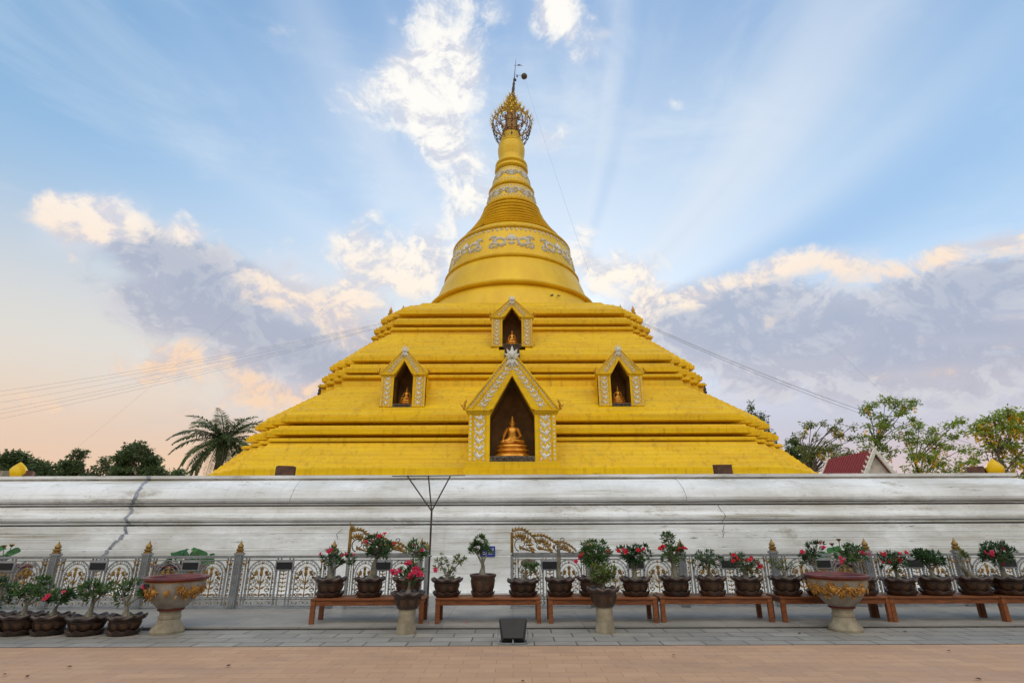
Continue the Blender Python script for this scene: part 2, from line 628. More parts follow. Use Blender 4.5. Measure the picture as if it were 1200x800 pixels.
M['bud_bronze'] = simple('tarnished_gold', (190, 142, 54), (146, 104, 42), 5, .5, .2, .2)
M['crack'] = simple('open_crack', (74, 66, 58), (44, 40, 36), 8, .9, 0, .2)
M['strip'] = simple('sealant', (158, 164, 174), (118, 122, 132), 9, .7, 0, .5)
# ground
d = Mat('plaza_tile', .72, 0, .35)
bt = d.n('ShaderNodeTexBrick')
d.l(d.vec((1, 1, 1)), bt.inputs['Vector'])
bt.inputs['Scale'].default_value = 1.0
bt.inputs['Brick Width'].default_value, bt.inputs['Row Height'].default_value = .42, .21
bt.inputs['Mortar Size'].default_value = .006
bt.inputs['Mortar Smooth'].default_value = .6
bt.inputs['Color1'].default_value, bt.inputs['Color2'].default_value = lin(200, 158, 122), lin(186, 145, 112)
bt.inputs['Mortar'].default_value = lin(150, 116, 90)
d.c = bt.outputs[0]
d.l(d.c, d.b.inputs['Base Color'])
d.mix(d.noise(.7, 7, .65, (1, 2.2, 1), .35, .7, amt=.6), lin(172, 138, 114))
d.mix(d.noise(2.4, 8, .7, (1, 2, 1), .56, .74, amt=.7), lin(150, 120, 102))
d.mix(d.noise(60, 4, .7, (1, 1, 1), .55, .8, amt=.35), lin(120, 92, 76))
d.mix(d.noise(9, 9, .8, (1, 1, 1), .70, .76, amt=.8), lin(96, 76, 66))
d.mix(d.noise(.32, 8, .7, (1, 2.4, 1), .52, .70, amt=.5), lin(148, 120, 100))
d.mix(d.noise(1.1, 9, .8, (1, 1.6, 1), .62, .70, amt=.5), lin(132, 108, 92))
d.bump(bt.outputs['Fac'], -.4, .006)
d.bump(d.noise(90, 4, .6, (1, 1, 1), 0, 1), .3, .004)
d.rough(d.noise(1.6, 5, .6), .5, .8)
M['plaza'] = d.m
d = Mat('slate_paving', .6, 0, .4)
bt = d.n('ShaderNodeTexBrick')
d.l(d.vec((1, 1, 1)), bt.inputs['Vector'])
bt.inputs['Scale'].default_value = 1.0
bt.inputs['Brick Width'].default_value, bt.inputs['Row Height'].default_value = .62, .33
bt.inputs['Mortar Size'].default_value = .012
bt.inputs['Mortar Smooth'].default_value = .3
bt.inputs['Color1'].default_value, bt.inputs['Color2'].default_value = lin(164, 157, 146), lin(144, 138, 128)
bt.inputs['Mortar'].default_value = lin(66, 63, 58)
d.c = bt.outputs[0]
d.l(d.c, d.b.inputs['Base Color'])
d.mix(d.noise(1.2, 8, .7, (1, 1.6, 1), .4, .7, amt=.65), lin(120, 116, 110))
d.mix(d.noise(3, 8, .7, (1, 1, 1), .58, .75, amt=.6), lin(160, 154, 142))
d.mix(d.noise(40, 5, .7, (1, 1, 1), .55, .8, amt=.4), lin(96, 94, 92))
d.bump(bt.outputs['Fac'], -.6, .01)
d.bump(d.noise(14, 7, .7, (1, 1, 1), 0, 1), .5, .012)
d.rough(d.noise(2, 6, .6), .42, .75)
M['paving'] = d.m
d = Mat('terrace_slab', .55, 0, .4)
bt = d.n('ShaderNodeTexBrick')
d.l(d.vec((1, 1, 1)), bt.inputs['Vector'])
bt.offset = 0
bt.inputs['Scale'].default_value = 1.0
bt.inputs['Brick Width'].default_value, bt.inputs['Row Height'].default_value = 1.2, 1.2
bt.inputs['Mortar Size'].default_value = .004
bt.inputs['Color1'].default_value, bt.inputs['Color2'].default_value = lin(158, 152, 143), lin(150, 144, 136)
bt.inputs['Mortar'].default_value = lin(96, 94, 90)
d.c = bt.outputs[0]
d.l(d.c, d.b.inputs['Base Color'])
d.mix(d.noise(.9, 8, .7, (1, 1.6, 1), .4, .72, amt=.6), lin(110, 109, 106))
d.mix(d.noise(4, 8, .75, (1, 1, 1), .6, .75, amt=.5), lin(160, 156, 148))
d.bump(d.noise(20, 6, .7, (1, 1, 1), 0, 1), .3, .006)
d.rough(d.noise(1.6, 6, .6), .35, .7)
M['slab'] = d.m
M['shade_line'] = simple('grime_and_shade', (66, 64, 60), (44, 42, 40), 6, .9, 0, .4)  # dark tone holds the step's shadow line as well as its grime
M['earth'] = simple('earth_and_grass', (96, 98, 60), (120, 104, 78), .4, .95, 0, .3)
# street things
M['rail'] = simple('rail_paint', (148, 150, 153), (118, 120, 122), 7, .5, .25, .1)
M['rail_dark'] = simple('rail_paint_dark', (96, 97, 100), (76, 77, 80), 7, .55, .2, .1)
M['rail_gold'] = simple('rail_gold', (158, 122, 58), (116, 88, 42), 9, .45, .3, .15)
M['plaque'] = simple('black_plaque', (26, 26, 30), (16, 16, 20), 6, .6, 0, .05)
M['rail_light'] = simple('rail_paint_light', (160, 162, 166), (132, 134, 138), 7, .5, .2, .1)
M['wood'] = simple('bench_wood', (142, 80, 36), (100, 54, 26), 5, .5, 0, .25, (1, 9, 9), .12)
M['glaze'] = simple('brown_glaze', (78, 58, 48), (44, 32, 28), 7, .38, 0, .25, (1, 1, 1), .35)
M['glaze_gold'] = simple('ochre_glaze', (92, 64, 42), (58, 40, 30), 11, .45, 0, .3, (1, 1, 1), .15)
M['soil'] = simple('soil', (66, 54, 44), (104, 92, 80), 22, .95, 0, .8)
M['bark'] = simple('caudex_bark', (136, 130, 114), (88, 84, 72), 14, .8, 0, .4, (1, 1, .5), .12)
M['bark_dark'] = simple('tree_bark', (104, 90, 74), (70, 58, 48), 5, .9, 0, .6, (1, 1, .4))


def leafmat(name, a, b, vary=.12, rough=.45, trans=.25):
    m = Mat(name, rough, 0, .4).base(lin(*a))
    m.mix(m.noise(7, 3, .6), lin(*b))
    if vary:
        m.vary(vary)
    if trans:
        tl = m.n('ShaderNodeBsdfTranslucent')
        m.l(m.c, tl.inputs[0])
        ms = m.n('ShaderNodeMixShader')
        ms.inputs[0].default_value = trans
        m.l(m.b.outputs[0], ms.inputs[1])
        m.l(tl.outputs[0], ms.inputs[2])
        m.l(ms.outputs[0], m.t.nodes['Material Output'].inputs[0])
    return m.m


M['leaf'] = leafmat('adenium_leaf', (86, 116, 54), (56, 86, 42))
M['leaf_dark'] = leafmat('dark_leaf', (62, 94, 48), (42, 70, 36))
M['leaf_pale'] = leafmat('variegated_leaf', (120, 132, 62), (74, 94, 46))
M['lotus'] = leafmat('lotus_leaf', (66, 116, 46), (44, 88, 36), .3)
M['petal_pink'] = leafmat('pink_petal', (220, 52, 92), (190, 30, 66), .1, .5, .3)
M['petal_red'] = leafmat('red_petal', (214, 34, 50), (188, 22, 40), .1, .5, .3)
M['petal_white'] = leafmat('white_petal', (226, 220, 214), (200, 190, 186), .05, .5, .3)
M['tree'] = leafmat('tree_leaf', (110, 126, 76), (78, 98, 60), .15, .5, .4)
M['tree2'] = leafmat('shower_leaf', (164, 180, 72), (112, 138, 54), .12, .5, .5)
M['tree3'] = leafmat('sparse_leaf', (156, 164, 90), (116, 130, 70), .12, .5, .5)
M['yellow'] = leafmat('yellow_blossom', (250, 220, 70), (236, 196, 44), .08, .5, .5)
M['palm'] = leafmat('palm_leaf', (122, 136, 88), (86, 104, 70), .12, .4, .3)
M['urn_body'] = simple('urn_cement', (160, 152, 140), (124, 116, 106), 4, .7, 0, .3, (1, 1, .6))
M['urn_foot'] = simple('urn_foot_cement', (164, 152, 128), (122, 110, 90), 4, .75, 0, .4)
M['urn_red'] = simple('urn_red_glaze', (116, 44, 38), (80, 32, 30), 5, .4, 0, .1)
M['urn_gold'] = simple('urn_gold_relief', (182, 128, 48), (136, 92, 34), 7, .45, .1, .2)
M['lamp_black'] = simple('lamp_housing', (30, 30, 30), (44, 42, 40), 5, .5, .2, .1)
M['lamp_clip'] = simple('lamp_clip', (200, 200, 200), (160, 160, 160), 6, .4, .5, 0)
M['rust'] = simple('rusty_housing', (98, 62, 40), (64, 42, 32), 7, .75, .2, .3)
M['lamp_grey'] = simple('lamp_glass', (132, 124, 106), (110, 100, 84), 4, .35, 0, .05)
M['sign_blue'] = simple('sign_blue', (44, 58, 168), (36, 48, 146), 5, .4, 0, 0)
M['sign_white'] = simple('sign_white', (226, 228, 236), (206, 208, 220), 5, .4, 0, 0)
M['roof_red'] = simple('red_roof_tile', (150, 42, 38), (118, 34, 32), 6, .55, 0, .3, (1, 4, 1))
M['gable'] = simple('gable_plaster', (214, 204, 190), (190, 178, 164), 3, .8, 0, .2)
M['bird'] = simple('bird_plumage', (50, 50, 54), (34, 34, 38), 8, .7, 0, 0)
M['dry_leaf'] = simple('dry_leaf', (86, 60, 44), (60, 42, 34), 8, .9, 0, 0)
# ------------------------------------------------------------------ ground
def sheet(name, x0, x1, y0, y1, z, mat, z0=None):
    b = MB()
    if z0 is None:
        b.add([(x0, y0, z), (x1, y0, z), (x1, y1, z), (x0, y1, z)], [(0, 1, 2, 3)])
    else:
        b.box(x0, x1, y0, y1, z0, z)
    return tag(b.build(name, mat), kind='structure')


sheet('ground', -900, 900, -400, 1200, -.004, M['earth'])
sheet('brick_plaza', -45, 45, -30, 8.62, .0, M['plaza'])
sheet('stone_paving', -45, 45, 8.62, 9.93, .005, M['paving'])
sheet('terrace_floor', -45, 45, 9.95, 52, .045, M['slab'], -.2)
sheet('step_edge', -45, 45, 9.935, 9.95, .02, M['shade_line'], -.2)  # shadow line cast by the terrace edge, painted in as a dark strip

# ------------------------------------------------------------------ white terrace wall
XL, XR = -16.6, 14.3
WP = [(14.30, .03), (14.30, .92), (14.325, .93), (14.325, .936), (14.32, .95), (14.33, 1.10), (14.41, 1.11), (14.41, 1.116), (14.40, 1.13), (14.42, 1.33), (14.515, 1.335), (14.515, 1.342),
      (14.50, 1.35), (14.50, 1.47), (14.635, 1.475), (14.635, 1.485), (14.62, 1.49), (14.62, 1.66), (14.95, 1.67),
      (14.95, 1.70), (14.79, 1.71), (14.79, 1.755), (14.85, 1.765), (14.74, 1.785), (14.705, 1.82), (14.70, 1.87), (14.73, 1.93), (14.79, 1.97), (14.86, 1.985), (14.88, 1.99), (14.90, 2.155), (15.12, 2.16),
      (15.12, 2.19), (14.95, 2.20), (14.95, 2.235), (15.0, 2.245), (14.88, 2.27), (14.83, 2.31), (14.82, 2.37), (14.86, 2.47), (14.97, 2.61), (15.14, 2.74), (15.36, 2.85), (15.50, 2.90),
      (15.50, 2.935), (15.41, 2.94), (15.41, 3.02)]
wall = thing('terrace_wall', ((XL + XR) / 2, 14.3, .045), 'long white plastered terrace wall with rounded mouldings below the golden pagoda', 'wall')


def rect_loop(prof):
    b = MB()
    n = len(prof)
    for (Y, z) in prof:
        d = 15.41 - Y
        b.v += [Vector((XL - d, Y, z)), Vector((XR + d, Y, z)), Vector((XR + d, 46.4 + d, z)), Vector((XL - d, 46.4 + d, z))]
    for i in range(n - 1):
        for k in range(4):
            l = (k + 1) % 4
            b.f.append([i * 4 + k, i * 4 + l, i * 4 + 4 + l, i * 4 + 4 + k])
    return b


IA, IB = 19, 32
b = rect_loop(WP[:IA])
b.build('plinth', M['white'], wall, wall.location, 25)
b = rect_loop(WP[IA - 1:IB])
b.build('lower_moulding', M['white'], wall, wall.location, 25)
b = rect_loop(WP[IB - 1:])
b.f.append([(len(b.v) - 4) + k for k in range(4)])
b.build('upper_moulding', M['white'], wall, wall.location, 25)


def wall_strip(name, pts, wd, mat, prd=.006):
    """a strip that follows the wall's profile; pts rows (photo x at that height, z)"""
    b = MB()
    prof = WP
    rows = []
    for i, (Y, z) in enumerate(prof):
        rows.append((Y, z))
        if i + 1 < len(prof):
            Y2, z2 = prof[i + 1]
            k = max(1, int(math.hypot(Y2 - Y, z2 - z) / .06))
            for j in range(1, k):
                rows.append((Y + (Y2 - Y) * j / k, z + (z2 - z) * j / k))
    zs = [p[1] for p in pts]
    rng = random.Random(len(pts) * 7 + int(wd * 1000))
    sel = [(Y, z) for Y, z in rows if min(zs) <= z <= max(zs)]
    for Y, z in sel:
        for (x1, z1), (x2, z2) in zip(pts, pts[1:]):
            if min(z1, z2) <= z <= max(z1, z2) and z1 != z2:
                X = x1 + (x2 - x1) * (z - z1) / (z2 - z1)
                break
        X += rng.uniform(-.35, .35) * wd
        w2 = wd * rng.uniform(.7, 1.2)
        b.v += [Vector((X - w2 / 2, Y - prd, z)), Vector((X + w2 / 2, Y - prd, z))]
    for i in range(len(sel) - 1):
        b.f.append([2 * i, 2 * i + 1, 2 * i + 3, 2 * i + 2])
    return b.build(name, mat, wall, wall.location)


wall_strip('repair_strip', [(-10.5, .2), (-10.32, .9), (-10.2, 1.14), (-10.05, 1.42), (-10.1, 1.66), (-10.2, 1.74), (-10.2, 1.95), (-10.22, 2.1), (-10.3, 2.22), (-10.14, 2.36),
                            (-10.2, 2.6), (-10.36, 2.9), (-10.3, 3.02)], .10, M['strip'], .012)
b = MB()
b.box(XL - 1.5, XR + 1.5, 14.02, 14.30, .045, .13)
b.build('foot_kerb', M['white'], wall, wall.location, bevel=.01)
wall_strip('crack', [(5.4, 1.34), (5.5, 1.6), (5.62, 1.9), (5.55, 2.1), (5.5, 2.2)], .014, M['crack'])
wall_strip('crack', [(4.7, 2.22), (4.66, 2.5), (4.62, 2.9), (4.6, 3.0)], .009, M['crack'])
wall_strip('crack', [(-4.5, 1.34), (-4.55, 1.5), (-4.4, 1.6)], .012, M['crack'])
wall_strip('crack', [(-6.0, 2.25), (-5.95, 2.5), (-5.98, 2.88)], .008, M['crack'])

# ------------------------------------------------------------------ golden pagoda
YC = 30.7
pag = thing('golden_pagoda', (0.0, YC, 3.02), 'huge golden pagoda with stepped square tiers, a round bell and a ringed spire', 'pagoda')
A_ = .83


def ring_poly(r, splits):
    s = (1 - A_) / 3 * r
    q = A_ * r
    cor = [(q, r), (q, r - s), (q + s, r - s), (q + s, r - 2 * s), (q + 2 * s, r - 2 * s), (q + 2 * s, q), (r, q)]
    pts = [(-q, -r)] + [(x, -r) for x in splits] + [(x, -y) for x, y in cor]          # front, then the front right corner
    pts += [(x, y) for x, y in reversed(cor)] + [(-x, y) for x, y in cor] + [(-x, -y) for x, y in reversed(cor)][:-1]
    return pts


def tier(prof, splits, holes):
    b = MB()
    loops = [ring_poly(r, splits) for r, z in prof]
    n = len(loops[0])
    for (r, z), lp in zip(prof, loops):
        b.v += [Vector((x, YC + y, z)) for x, y in lp]
    for i in range(len(prof) - 1):
        zm = (prof[i][1] + prof[i + 1][1]) / 2
        for k in range(n):
            if any(k == hk and z0 < zm < z1 for hk, z0, z1 in holes):
                continue
            l = (k + 1) % n
            b.f.append([i * n + k, i * n + l, (i + 1) * n + l, (i + 1) * n + k])
    b.f.append([(len(prof) - 1) * n + k for k in range(n)])
    return b.build('terrace_tier', M['gold'], pag, pag.location)




def slope(p, q, n, lip=.022):
    """a battered face laid in n thin courses, each with a small sharp ledge"""
    (r0, z0), (r1, z1) = p, q
    out_ = []
    for i in range(n):
        ra, rb = r0 + (r1 - r0) * i / n, r0 + (r1 - r0) * (i + 1) / n
        za, zb = z0 + (z1 - z0) * i / n, z0 + (z1 - z0) * (i + 1) / n
        out_ += [(ra, za), (rb + lip + (ra - rb) * .25, zb - .035), (rb + lip + (ra - rb) * .2, zb - .004)]
    return out_


T1 = [(11.80, 3.02), (11.80, 3.56), (11.70, 3.60)] + slope((11.68, 3.61), (10.86, 4.60), 6) + [
      (10.80, 4.60), (10.80, 4.63), (10.96, 4.64), (10.97, 4.70), (10.93, 4.71), (10.92, 4.77), (10.34, 4.79), (10.34, 4.90), (10.86, 4.93), (10.87, 5.10), (10.80, 5.11), (10.79, 5.19), (10.70, 5.20),
      (10.68, 5.28), (10.06, 5.30), (10.06, 5.415), (10.62, 5.43), (10.66, 5.46), (10.66, 5.62), (10.58, 5.63), (10.57, 5.72), (10.46, 5.80), (10.36, 5.90), (10.34, 5.97), (10.2, 6.08)]
T2 = slope((10.18, 6.08), (8.86, 7.24), 7) + [(8.80, 7.25), (8.78, 7.52), (8.70, 7.54), (8.70, 7.65),
      (8.84, 7.66), (8.85, 7.73), (8.80, 7.74), (8.79, 7.80), (8.2, 7.81), (8.2, 7.925), (8.72, 7.94), (8.73, 8.12), (8.66, 8.13), (8.65, 8.22), (8.54, 8.23), (8.52, 8.37), (7.92, 8.39),
      (7.92, 8.505), (8.47, 8.52), (8.50, 8.55), (8.50, 8.71), (8.42, 8.72), (8.41, 8.82), (8.32, 8.90), (8.22, 9.0), (8.2, 9.07), (8.05, 9.16)]
T3 = slope((8.04, 9.16), (7.03, 10.28), 6) + [(6.98, 10.29), (6.94, 10.50), (7.04, 10.51), (7.05, 10.58), (6.99, 10.59), (6.98, 10.67),
      (6.44, 10.69), (6.44, 10.835), (6.95, 10.85), (6.96, 11.02), (6.88, 11.03), (6.87, 11.12), (6.76, 11.13), (6.74, 11.24), (6.16, 11.26), (6.16, 11.455), (6.67, 11.47),
      (6.70, 11.50), (6.70, 11.68), (6.62, 11.69), (6.60, 11.80), (6.50, 11.88), (6.45, 11.95), (6.22, 12.10), (6.20, 12.15), (5.95, 12.24), (5.93, 12.29), (5.72, 12.38), (5.56, 12.56), (5.40, 12.60)]
tier(T1, [-1.2, 1.2], [(1, 3.65, 5.35)])
tier(T2, [-5.0, -3.7, 3.7, 5.0], [(1, 6.1, 7.19), (3, 6.1, 7.19)])
tier(T3, [-.6, .6], [(1, 9.2, 10.28)])

PT = Matrix.Translation((0, YC, 0))
b = MB()
b.lathe([(5.52, 12.55), (5.42, 12.9), (5.27, 13.3), (5.08, 13.7), (4.99, 13.88), (4.98, 13.92), (5.14, 13.95), (5.19, 14.0), (5.20, 14.08), (5.14, 14.15), (5.02, 14.17),
         (5.02, 14.21), (4.95, 14.25), (4.86, 14.26)], 128, PT, cap0=False)
b.build('bell_foot', M['gold2'], pag, pag.location, 30)
b = MB()
b.lathe([(4.84, 14.26), (4.78, 14.4), (4.66, 14.85), (4.46, 15.4), (4.24, 15.92), (4.18, 16.03), (4.25, 16.06), (4.28, 16.12), (4.24, 16.17), (4.16, 16.18), (4.2, 16.22),
         (4.16, 16.28), (4.07, 16.30), (3.99, 16.9), (3.86, 17.6), (3.74, 18.1), (3.71, 18.2), (3.78, 18.22), (3.81, 18.28), (3.77, 18.34), (3.68, 18.36), (3.71, 18.40),
         (3.68, 18.46), (3.58, 18.50), (3.46, 18.64), (3.30, 18.80), (3.17, 18.92)], 128, PT, cap0=False)
b.build('bell', M['gold2'], pag, pag.location, 30)


def lerp_prof(tab, z):
    for (r1, z1), (r2, z2) in zip(tab, tab[1:]):
        if z1 <= z <= z2:
            return r1 + (r2 - r1) * (z - z1) / (z2 - z1)
    return tab[-1][0]


SP = [(3.17, 18.92), (2.80, 19.4), (2.48, 19.9), (2.14, 20.5), (1.90, 21.1), (1.74, 21.7)]
pr = []
nr = 9
for i in range(nr):
    z0, z1 = 18.92 + (21.7 - 18.92) * i / nr, 18.92 + (21.7 - 18.92) * (i + 1) / nr
    r0, r1 = lerp_prof(SP, z0), lerp_prof(SP, z1)
    h = z1 - z0
    pr += [(r0 - .08, z0), (r0 + .07, z0 + .08 * h), (r0 + .09, z0 + .30 * h), (r0 * .5 + r1 * .5 + .06, z0 + .62 * h), (r1 + .02, z0 + .82 * h), (r1 - .09, z0 + .86 * h)]
pr += [(1.70, 21.72)]
b = MB()
b.lathe(pr, 96, PT, cap0=False)
b.build('ringed_cone', M['gold2'], pag, pag.location, 30)
b = MB()
b.lathe([(1.70, 21.72), (1.66, 22.0), (1.57, 22.5), (1.47, 22.86), (1.46, 22.90), (1.54, 22.93), (1.56, 23.0), (1.50, 23.06), (1.42, 23.08), (1.46, 23.12), (1.46, 23.18), (1.40, 23.26),
         (1.34, 23.4), (1.24, 23.8), (1.10, 24.3), (1.00, 24.62), (1.0, 24.66), (1.10, 24.69), (1.15, 24.78), (1.14, 24.92), (1.06, 25.0), (1.02, 25.02), (1.08, 25.08), (1.12, 25.2), (1.08, 25.34),
         (.98, 25.42), (.94, 25.5)], 80, PT, cap0=False)
b.build('spire_neck', M['gold2'], pag, pag.location, 30)
b = MB()
b.lathe([(.92, 25.5), (.86, 25.62), (.87, 25.9), (.93, 26.3), (.945, 26.62), (.90, 26.95), (.86, 27.0), (.88, 27.05), (.82, 27.2), (.70, 27.6), (.62, 27.95)], 64, PT, cap0=False)
b.build('lotus_bud', M['gold2'], pag, pag.location, 30)
b = MB()
b.lathe([(.60, 27.94), (.65, 27.97), (.66, 28.03), (.60, 28.06), (.60, 28.2), (.63, 28.22), (.62, 28.3), (.54, 28.33), (.46, 28.8), (.40, 29.3), (.3, 30.2), (.2, 31.0)], 64, PT, cap0=False)
b.build('bud_tip', M['bud_bronze'], pag, pag.location, 30)

# silver relief on the round parts
BAND = [(4.07, 16.30), (3.99, 16.9), (3.86, 17.6), (3.74, 18.1), (3.71, 18.2)]
NECK1 = [(1.70, 21.72), (1.66, 22.0), (1.57, 22.5), (1.47, 22.86)]
NECK2 = [(1.40, 23.26), (1.34, 23.4), (1.24, 23.8), (1.10, 24.3), (1.00, 24.62)]


def on_round(tab, q, z):
    """point, right, up and outward directions on the round surface; q = angle from the front"""
    r, r2 = lerp_prof(tab, z), lerp_prof(tab, min(z + .05, tab[-1][1]))
    out_ = Vector((math.sin(q), -math.cos(q), 0))
    right = Vector((math.cos(q), math.sin(q), 0))
    up = (out_ * (r2 - r) + Vector((0, 0, .05))).normalized()
    nrm = right.cross(up).normalized()
    return Vector((0, YC, z)) + out_ * (r + .012), right, up, nrm


def swirl(b, tab, q, z, s, sgn, rng, L=.3):
    """a curling scroll of leaves"""
    r = lerp_prof(tab, z)
    for i in range(13):
        t = i / 12
        a = 4.6 * t
        rad = s * (1 - .72 * t)
        dx, dz = sgn * (rad * math.cos(a) - s * .1), rad * math.sin(a) * .9
        p, rt, up, nm = on_round(tab, q + dx / r, min(max(z + dz, tab[0][1]), tab[-1][1] - .06))
        d = rt * (-sgn * math.sin(a)) + up * math.cos(a)
        b.leaf(p, d, nm, L * (1.1 - .5 * t), L * .55 * (1.1 - .4 * t), .05)
        b.leaf(p, rt * sgn * math.cos(a) + up * math.sin(a), nm, L * .75 * (1.1 - .5 * t), L * .36, .05)


rng = random.Random(3)
b = MB()
NG = 8
for k in range(NG):
    q0 = 2 * math.pi * k / NG
    for i in range(7):
        a = -1.2 + 2.4 * i / 6
        p, rt, up, nm = on_round(BAND, q0, 17.2)
        b.leaf(p, up * math.cos(a) + rt * math.sin(a), nm, .52 - .1 * abs(a), .2, .06)
    for i in range(5):
        a = math.pi - .9 + 1.8 * i / 4
        p, rt, up, nm = on_round(BAND, q0, 17.12)
        b.leaf(p, up * math.cos(a) + rt * math.sin(a), nm, .3, .13, .06)
    for sg in (-1, 1):
        swirl(b, BAND, q0 + sg * .17, 17.06, .34, sg, rng, .32)
        swirl(b, BAND, q0 + sg * .27, 16.84, .2, -sg, rng, .26)
        swirl(b, BAND, q0 + sg * .27, 17.35, .16, sg, rng, .22)
        for i in range(6):
            p, rt, up, nm = on_round(BAND, q0 + sg * (.07 + .04 * i), 16.75 + .03 * abs(i - 3))
            b.leaf(p, rt * sg + up * .4 * (-1) ** i, nm, .22, .1, .05)
        for i in range(5):
            p, rt, up, nm = on_round(BAND, q0 + sg * (.22 + .012 * i), 17.1 + .1 * i)
            b.leaf(p, up + rt * sg * (.5 + .2 * i), nm, .26 - .03 * i, .1, .05)
NF = 84
for k in range(NF):
    q = 2 * math.pi * k / NF
    p, rt, up, nm = on_round(BAND, q, 18.14)
    b.leaf(p, -up, nm, .26 if k % 2 else .2, .17, .06)
    p, rt, up, nm = on_round(BAND, q + math.pi / NF, 18.13)
    b.leaf(p, rt, nm, .12, .07, .04)
b.build('silver_relief', M['silver'], pag, pag.location)
b = MB()
for tab, z, n, s in ((NECK1, 22.2, 10, .30), (NECK2, 23.9, 8, .30)):
    for k in range(n):
        q = 2 * math.pi * k / n
        for sg in (-1, 1):
            swirl(b, tab, q + sg * .17, z, s, sg, rng, .27)
        for i in range(5):
            a = -1.2 + 2.4 * i / 4
            p, rt, up, nm = on_round(tab, q, z)
            b.leaf(p, up * math.cos(a) + rt * math.sin(a), nm, .34, .12, .05)
            b.leaf(p, -up * math.cos(a) + rt * math.sin(a), nm, .3, .12, .05)
    for k in range(n * 5):
        q = 2 * math.pi * k / (n * 5)
        p, rt, up, nm = on_round(tab, q, tab[-1][1] - .08)
        b.leaf(p, -up, nm, .17, .12, .04)
        p, rt, up, nm = on_round(tab, q, tab[0][1] + .08)
        b.leaf(p, up, nm, .17, .12, .04)
b.build('silver_relief', M['silver'], pag, pag.location)

# filigree crown
crown = thing('crown', (0, YC, 27), '', '')
for k in ('label', 'category'):
    if k in crown:
        del crown[k]
crown.parent = pag
crown.location = Vector((.03, YC, 27)) - pag.location
CO = Vector((0, YC, 27))
rng = random.Random(5)
b, bd_ = MB(), MB()


def hoop(b, r, z, rad, n=40):
    b.tube([(r * math.cos(2 * math.pi * i / n), YC + r * math.sin(2 * math.pi * i / n), z) for i in range(n)], rad, 5, True)


for (r, z, n, L) in ((1.40, 28.95, 22, .46), (1.04, 29.5, 17, .44), (.74, 30.0, 13, .42), (.50, 30.45, 10, .38), (.32, 30.9, 8, .36), (.18, 31.3, 6, .34)):
    hoop(b, r, z, .035)
    hoop(b, r * .93, z + .12, .025)
    for k in range(n):
        q = 2 * math.pi * (k + .5 * (n % 3)) / n
        o_ = Vector((math.cos(q), math.sin(q), 0))
        p = Vector((0, YC, z)) + o_ * r
        t = Vector((-math.sin(q), math.cos(q), 0))
        b.leaf(p, Vector((0, 0, 1)) + o_ * .45, o_, L, .15, .05, True)
        b.leaf(p + Vector((0, 0, .04)), Vector((0, 0, .6)) + t, o_, L * .5, .11, .03, True)
        b.leaf(p + Vector((0, 0, .04)), Vector((0, 0, .6)) - t, o_, L * .5, .11, .03, True)
        b.leaf(p, Vector((0, 0, -1)) + o_ * .25, o_, L * .55, .16, .04, True)
        if r > .5 and k % 2 == 0:
            b.tube([Vector((0, YC, z + .25)) + o_ * .25, p], .014, 4)
        b.tube([p, p + o_ * .22 + Vector((0, 0, .1)), p + o_ * .27 + Vector((0, 0, .42))], [.02, .016, .006], 4)
for k in range(20):
    q = 2 * math.pi * k / 20
    o_ = Vector((math.cos(q), math.sin(q), 0))
    t = Vector((-math.sin(q), math.cos(q), 0))
    top = Vector((0, YC, 28.92)) + o_ * 1.38
    nlen = 7 if k % 2 else 5
    pts = [top + Vector((0, 0, -.24 * i)) - o_ * (.035 * i * i * .35) for i in range(nlen + 1)]
    bd_.tube(pts, .012, 4)
    for i, p in enumerate(pts[1:]):
        a = rng.uniform(0, 6.28)
        bd_.leaf(p, Vector((0, 0, -1)) + t * rng.uniform(-.5, .5), o_, .24, .16, .05, True)
        bd_.leaf(p, t * math.cos(a) + Vector((0, 0, math.sin(a))), o_, .17, .11, .04, True)
    if k % 2 == 0:
        q2 = q + 2 * math.pi / 20
        a_, e_ = pts[2], Vector((0, YC, 28.92)) + Vector((math.cos(q2 + .314), math.sin(q2 + .314), 0)) * 1.36 + Vector((0, 0, -.45))
        bd_.tube([a_, (a_ + e_) / 2 - Vector((0, 0, .22)), e_], .012, 4)
hoop(bd_, 1.24, 28.3, .02)
b.build('filigree', M['crown_metal'], crown, CO)
bd_.build('hanging_leaves', M['crown_dark'], crown, CO)
b = MB()
LEAN = .1
b.lathe([(.3, 30.4), (.26, 30.9), (.17, 31.2), (.2, 31.35), (.13, 31.6), (.15, 31.7), (.1, 32.0), (.12, 32.1), (.075, 32.5), (.1, 32.6), (.05, 32.9), (.08, 33.0), (.03, 33.3), (.02, 34.2), (.01, 35.0)], 12,
        Matrix.Translation((0, YC, 0)) @ Matrix.Shear('XY', 4, (0, 0)), cap0=False)
for p in b.v:
    p.x += max(0, p.z - 30.4) * .075
xt = (34.4 - 30.4) * .075
b.tube([(xt - .12, YC, 34.42), (xt + .55, YC, 34.36)], .012, 4)
b.leaf((xt + .1, YC, 34.42), (1, 0, .15), (0, -1, 0), .36, .16, .02, True)
b.blob((.3, YC - .05, 32.95), .07, .07, .14)
b.blob((.42, YC - .05, 33.3), .06, .06, .1)
b.build('spike', M['steel_dark'], crown, CO, 40)
b = MB()
b.blob((.95, YC, 33.35), .23, .23, .23, 16, 10)
b.tube([(.28, YC, 33.5), (.75, YC, 33.42)], .012, 4)
b.build('ball', M['carved'], crown, CO, 60)

